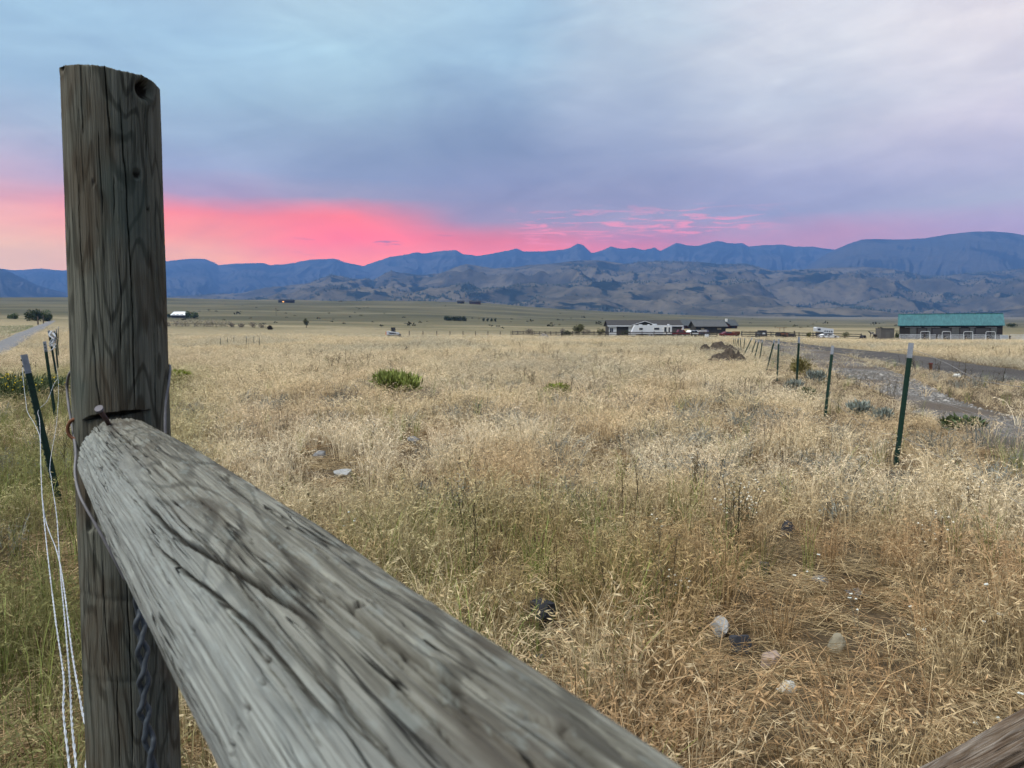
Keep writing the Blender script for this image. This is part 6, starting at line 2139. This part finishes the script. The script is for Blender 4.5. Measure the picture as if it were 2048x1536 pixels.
def build_grass():
    def dens(r):
        return np.where(r < 34, np.minimum(62, 250 / r), 250 / 34 * (34 / r) ** 1.7)
    x, y, rg = field_points(dens, 215, 21)
    n = len(x)
    bare = bareness(x, y)
    clump = fbm(x * 1.1, y * 1.1, 101, 3)
    u = x / y
    verge = inside(x, y, POLY_G) & (fbm(x * 1.1, y * .8, 77, 3) > .60)
    keep = (~blocked(x, y) | (verge & (rg.random(n) < .35))) & (rg.random(n) > bare * .32) & ((clump > .44) | (rg.random(n) < .42))
    # grass already worn off by the left wire line
    x, y, clump, bare, u = x[keep], y[keep], clump[keep], bare[keep], u[keep]
    n = len(x)
    r = np.hypot(x, y)
    z = H(x, y)
    # colours of the stand
    straw = np.array([0.61, 0.50, 0.315]); gold = np.array([0.50, 0.385, 0.215]); pale = np.array([0.70, 0.60, 0.42])
    rust = np.array([0.44, 0.28, 0.145]); grey = np.array([0.42, 0.38, 0.28]); olive = np.array([0.36, 0.335, 0.15]); green = np.array([0.17, 0.175, 0.065])
    p1 = fbm(x * .55, y * .40, 111, 4)[:, None]
    p2 = fbm(x * .9, y * .7, 121, 4)[:, None]
    p3 = fbm(x * .10, y * .05, 131, 4)[:, None]
    near = (1 - sstep(4.5, 8.5, r))[:, None]
    mid = (sstep(5, 8, r) * (1 - sstep(16, 30, r)))[:, None]
    farr = sstep(14, 34, r)[:, None]
    tint = straw + (gold - straw) * near * .75
    tint = tint + (pale - tint) * np.clip(sstep(.46, .62, p1) * (.35 + .5 * mid), 0, 1)
    tint = tint + (rust - tint) * sstep(.50, .62, p2) * (.30 + .55 * near)
    tint = tint + (grey - tint) * farr * (.25 + .6 * sstep(.42, .60, p3))
    # olive-green swathe in front of the rail and on the left side
    og = np.exp(-(((x + .15) / 1.3) ** 2 + ((y - 4.7) / 1.5) ** 2))[:, None] + np.exp(-(((x - .3) / .5) ** 2 + ((y - 4.2) / .6) ** 2))[:, None] * .4
    lf = (sstep(-.34, -.50, u) * (1 - sstep(20, 40, r)))[:, None]
    tint = tint + (olive - tint) * np.clip(og * .55 + lf * .85 * sstep(.35, .55, p1), 0, .85)
    tint = tint + (green - tint) * lf * sstep(.40, .55, p2) * .75
    tint = tint * (1 + .30 * (rg.random((n, 1)) - .5)) * (1.04 - .19 * near)
    low = inside(x, y, ISLAND)
    clear = np.zeros(n, bool)
    for rk, rw in ROCKS:
        clear |= (np.abs(x / y * rk.y - rk.x) < rw * .6 + .10) & (y < rk.y + .06) & (y > rk.y * .80)
    for b0, t0_ in rights[:5]:
        clear |= (np.abs(x / y * b0.y - b0.x) < .26) & (y < b0.y + .05) & (y > b0.y * .8)
    strip_ = inside(x, y, FENCE_STRIP)
    scl = np.where(clear, .24, np.where(low, .42, np.where(strip_, .62, 1.0))) * rg.uniform(.75, 1.25, n) * (.55 + .95 * clump) * (1 - .35 * bare) * np.where(r > 70, np.clip(r / 70, 1, 1.7), 1.0)
    wid = np.clip(r / 9, 1, 9) ** .75
    scl3 = np.stack([scl * np.minimum(wid, 2.4), scl * np.minimum(wid, 2.4), scl * np.where(r > 60, .9, 1.0)], -1)
    rot = np.stack([rg.normal(0, .10, n), rg.normal(0, .10, n), rg.uniform(0, 2 * PI, n)], -1)
    pos = np.stack([x, y, z - .005], -1)
    gn_scatter('dry_grass', 'dry straw coloured cheatgrass filling the field', 'grass', pos, rg.integers(0, 6, n), rot, scl3, tint)
    # lying straw
    x, y, rg = field_points(lambda r: np.minimum(42, 120 / r), 16, 31)
    keep = ~blocked(x, y)
    x, y = x[keep], y[keep]; n = len(x)
    t2 = np.array([.50, .39, .225]) * rg.uniform(.6, 1.25, (n, 1)) * np.array([1, 1, 1])
    t2 = t2 + (np.array([.30, .19, .10]) - t2) * (rg.random((n, 1)) < .3) * .7
    s = rg.uniform(.7, 1.3, n)
    gn_scatter('fallen_straw', 'fallen straw matted on the ground between the tufts', 'straw', np.stack([x, y, H(x, y)], -1), rg.integers(6, 9, n), np.stack([rg.normal(0, .06, n), rg.normal(0, .06, n), rg.uniform(0, 2 * PI, n)], -1), np.stack([s, s, s], -1), t2)
    # green blades
    x, y, rg = field_points(lambda r: np.minimum(20, 85 / r), 40, 41)
    u = x / y; r = np.hypot(x, y)
    pr_ = 1.3 * np.exp(-(((x + .1) / 1.2) ** 2 + ((y - 4.6) / 1.6) ** 2)) + 1.0 * sstep(-.42, -.55, u) * (1 - sstep(18, 34, r)) + .05 + .25 * (fbm(x * .7, y * .5, 141, 3) > .62)
    keep = (rg.random(len(x)) < pr_) & ~blocked(x, y) & (bareness(x, y) < .35)
    x, y = x[keep], y[keep]; n = len(x)
    tg_ = np.array([.19, .235, .075]) * rg.uniform(.6, 1.5, (n, 1)) + np.array([.05, .03, .0]) * rg.random((n, 1))
    s = rg.uniform(.7, 1.2, n)
    gn_scatter('green_grass', 'green blades growing through the dry grass', 'grass', np.stack([x, y, H(x, y)], -1), rg.integers(9, 12, n), np.stack([rg.normal(0, .08, n), rg.normal(0, .08, n), rg.uniform(0, 2 * PI, n)], -1), np.stack([s, s, s], -1), tg_)
    # dead stalks
    x, y, rg = field_points(lambda r: np.minimum(3.2, 15 / r), 80, 51)
    r = np.hypot(x, y)
    pr_ = .06 + .9 * (sstep(.50, .60, fbm(x * .33, y * .22, 151, 3))) * (x / y > -.35)
    keep = (rg.random(len(x)) < pr_) & ~blocked(x, y) & (r > 3.4)
    x, y, r = x[keep], y[keep], r[keep]; n = len(x)
    ts_ = np.array([.095, .078, .050]) * rg.uniform(.6, 1.7, (n, 1))
    s = rg.uniform(.65, 1.15, n)
    wd = np.clip(r / 10, 1, 3)
    gn_scatter('dead_stalks', 'thin dark dead weed stalks standing in the grass', 'weeds', np.stack([x, y, H(x, y)], -1), rg.integers(12, 16, n), np.stack([rg.normal(0, .07, n), rg.normal(0, .07, n), rg.uniform(0, 2 * PI, n)], -1), np.stack([s * wd, s * wd, s], -1), ts_)
    # grey sage tufts
    x, y, rg = field_points(lambda r: np.minimum(1.6, 13 / r), 130, 61, 6.0)
    r = np.hypot(x, y)
    pr_ = .9 * sstep(.48, .60, fbm(x * .09, y * .045, 161, 3)) + .04
    keep = (rg.random(len(x)) < pr_) & ~blocked(x, y)
    x, y, r = x[keep], y[keep], r[keep]; n = len(x)
    ok = np.ones(n, bool)
    for rk, rw in ROCKS:
        ok &= np.hypot(x - rk.x, (y - rk.y) * .5) > rw * .6 + .45
    x, y, r = x[ok], y[ok], r[ok]; n = len(x)
    tq = np.array([.225, .235, .205]) * rg.uniform(.75, 1.25, (n, 1))
    s = rg.uniform(.8, 1.5, n)
    gn_scatter('sage_cover', 'low grey sage plants dotted through the field', 'sage', np.stack([x, y, H(x, y)], -1), rg.integers(16, 18, n), np.stack([0 * x, 0 * x, rg.uniform(0, 2 * PI, n)], -1), np.stack([s * 1.3, s * 1.3, s], -1), tq)
    # white flower heads, mostly lower right
    x, y, rg = field_points(lambda r: 6 + 0 * r, 9, 71)
    c = gnd(1830, 1330)
    pr_ = .9 * np.exp(-(((x - c.x) / .55) ** 2 + ((y - c.y) / .7) ** 2)) + .02
    keep = rg.random(len(x)) < pr_
    x, y = x[keep], y[keep]; n = len(x)
    s = rg.uniform(.8, 1.2, n)
    tw = np.array([.48, .49, .44]) * np.ones((n, 1))
    gn_scatter('white_flowers', 'small white yarrow heads over the bare patch at lower right', 'flowers', np.stack([x, y, H(x, y)], -1), rg.integers(18, 20, n), np.stack([0 * x, 0 * x, rg.uniform(0, 2 * PI, n)], -1), np.stack([s, s, s], -1), tw)
build_grass()
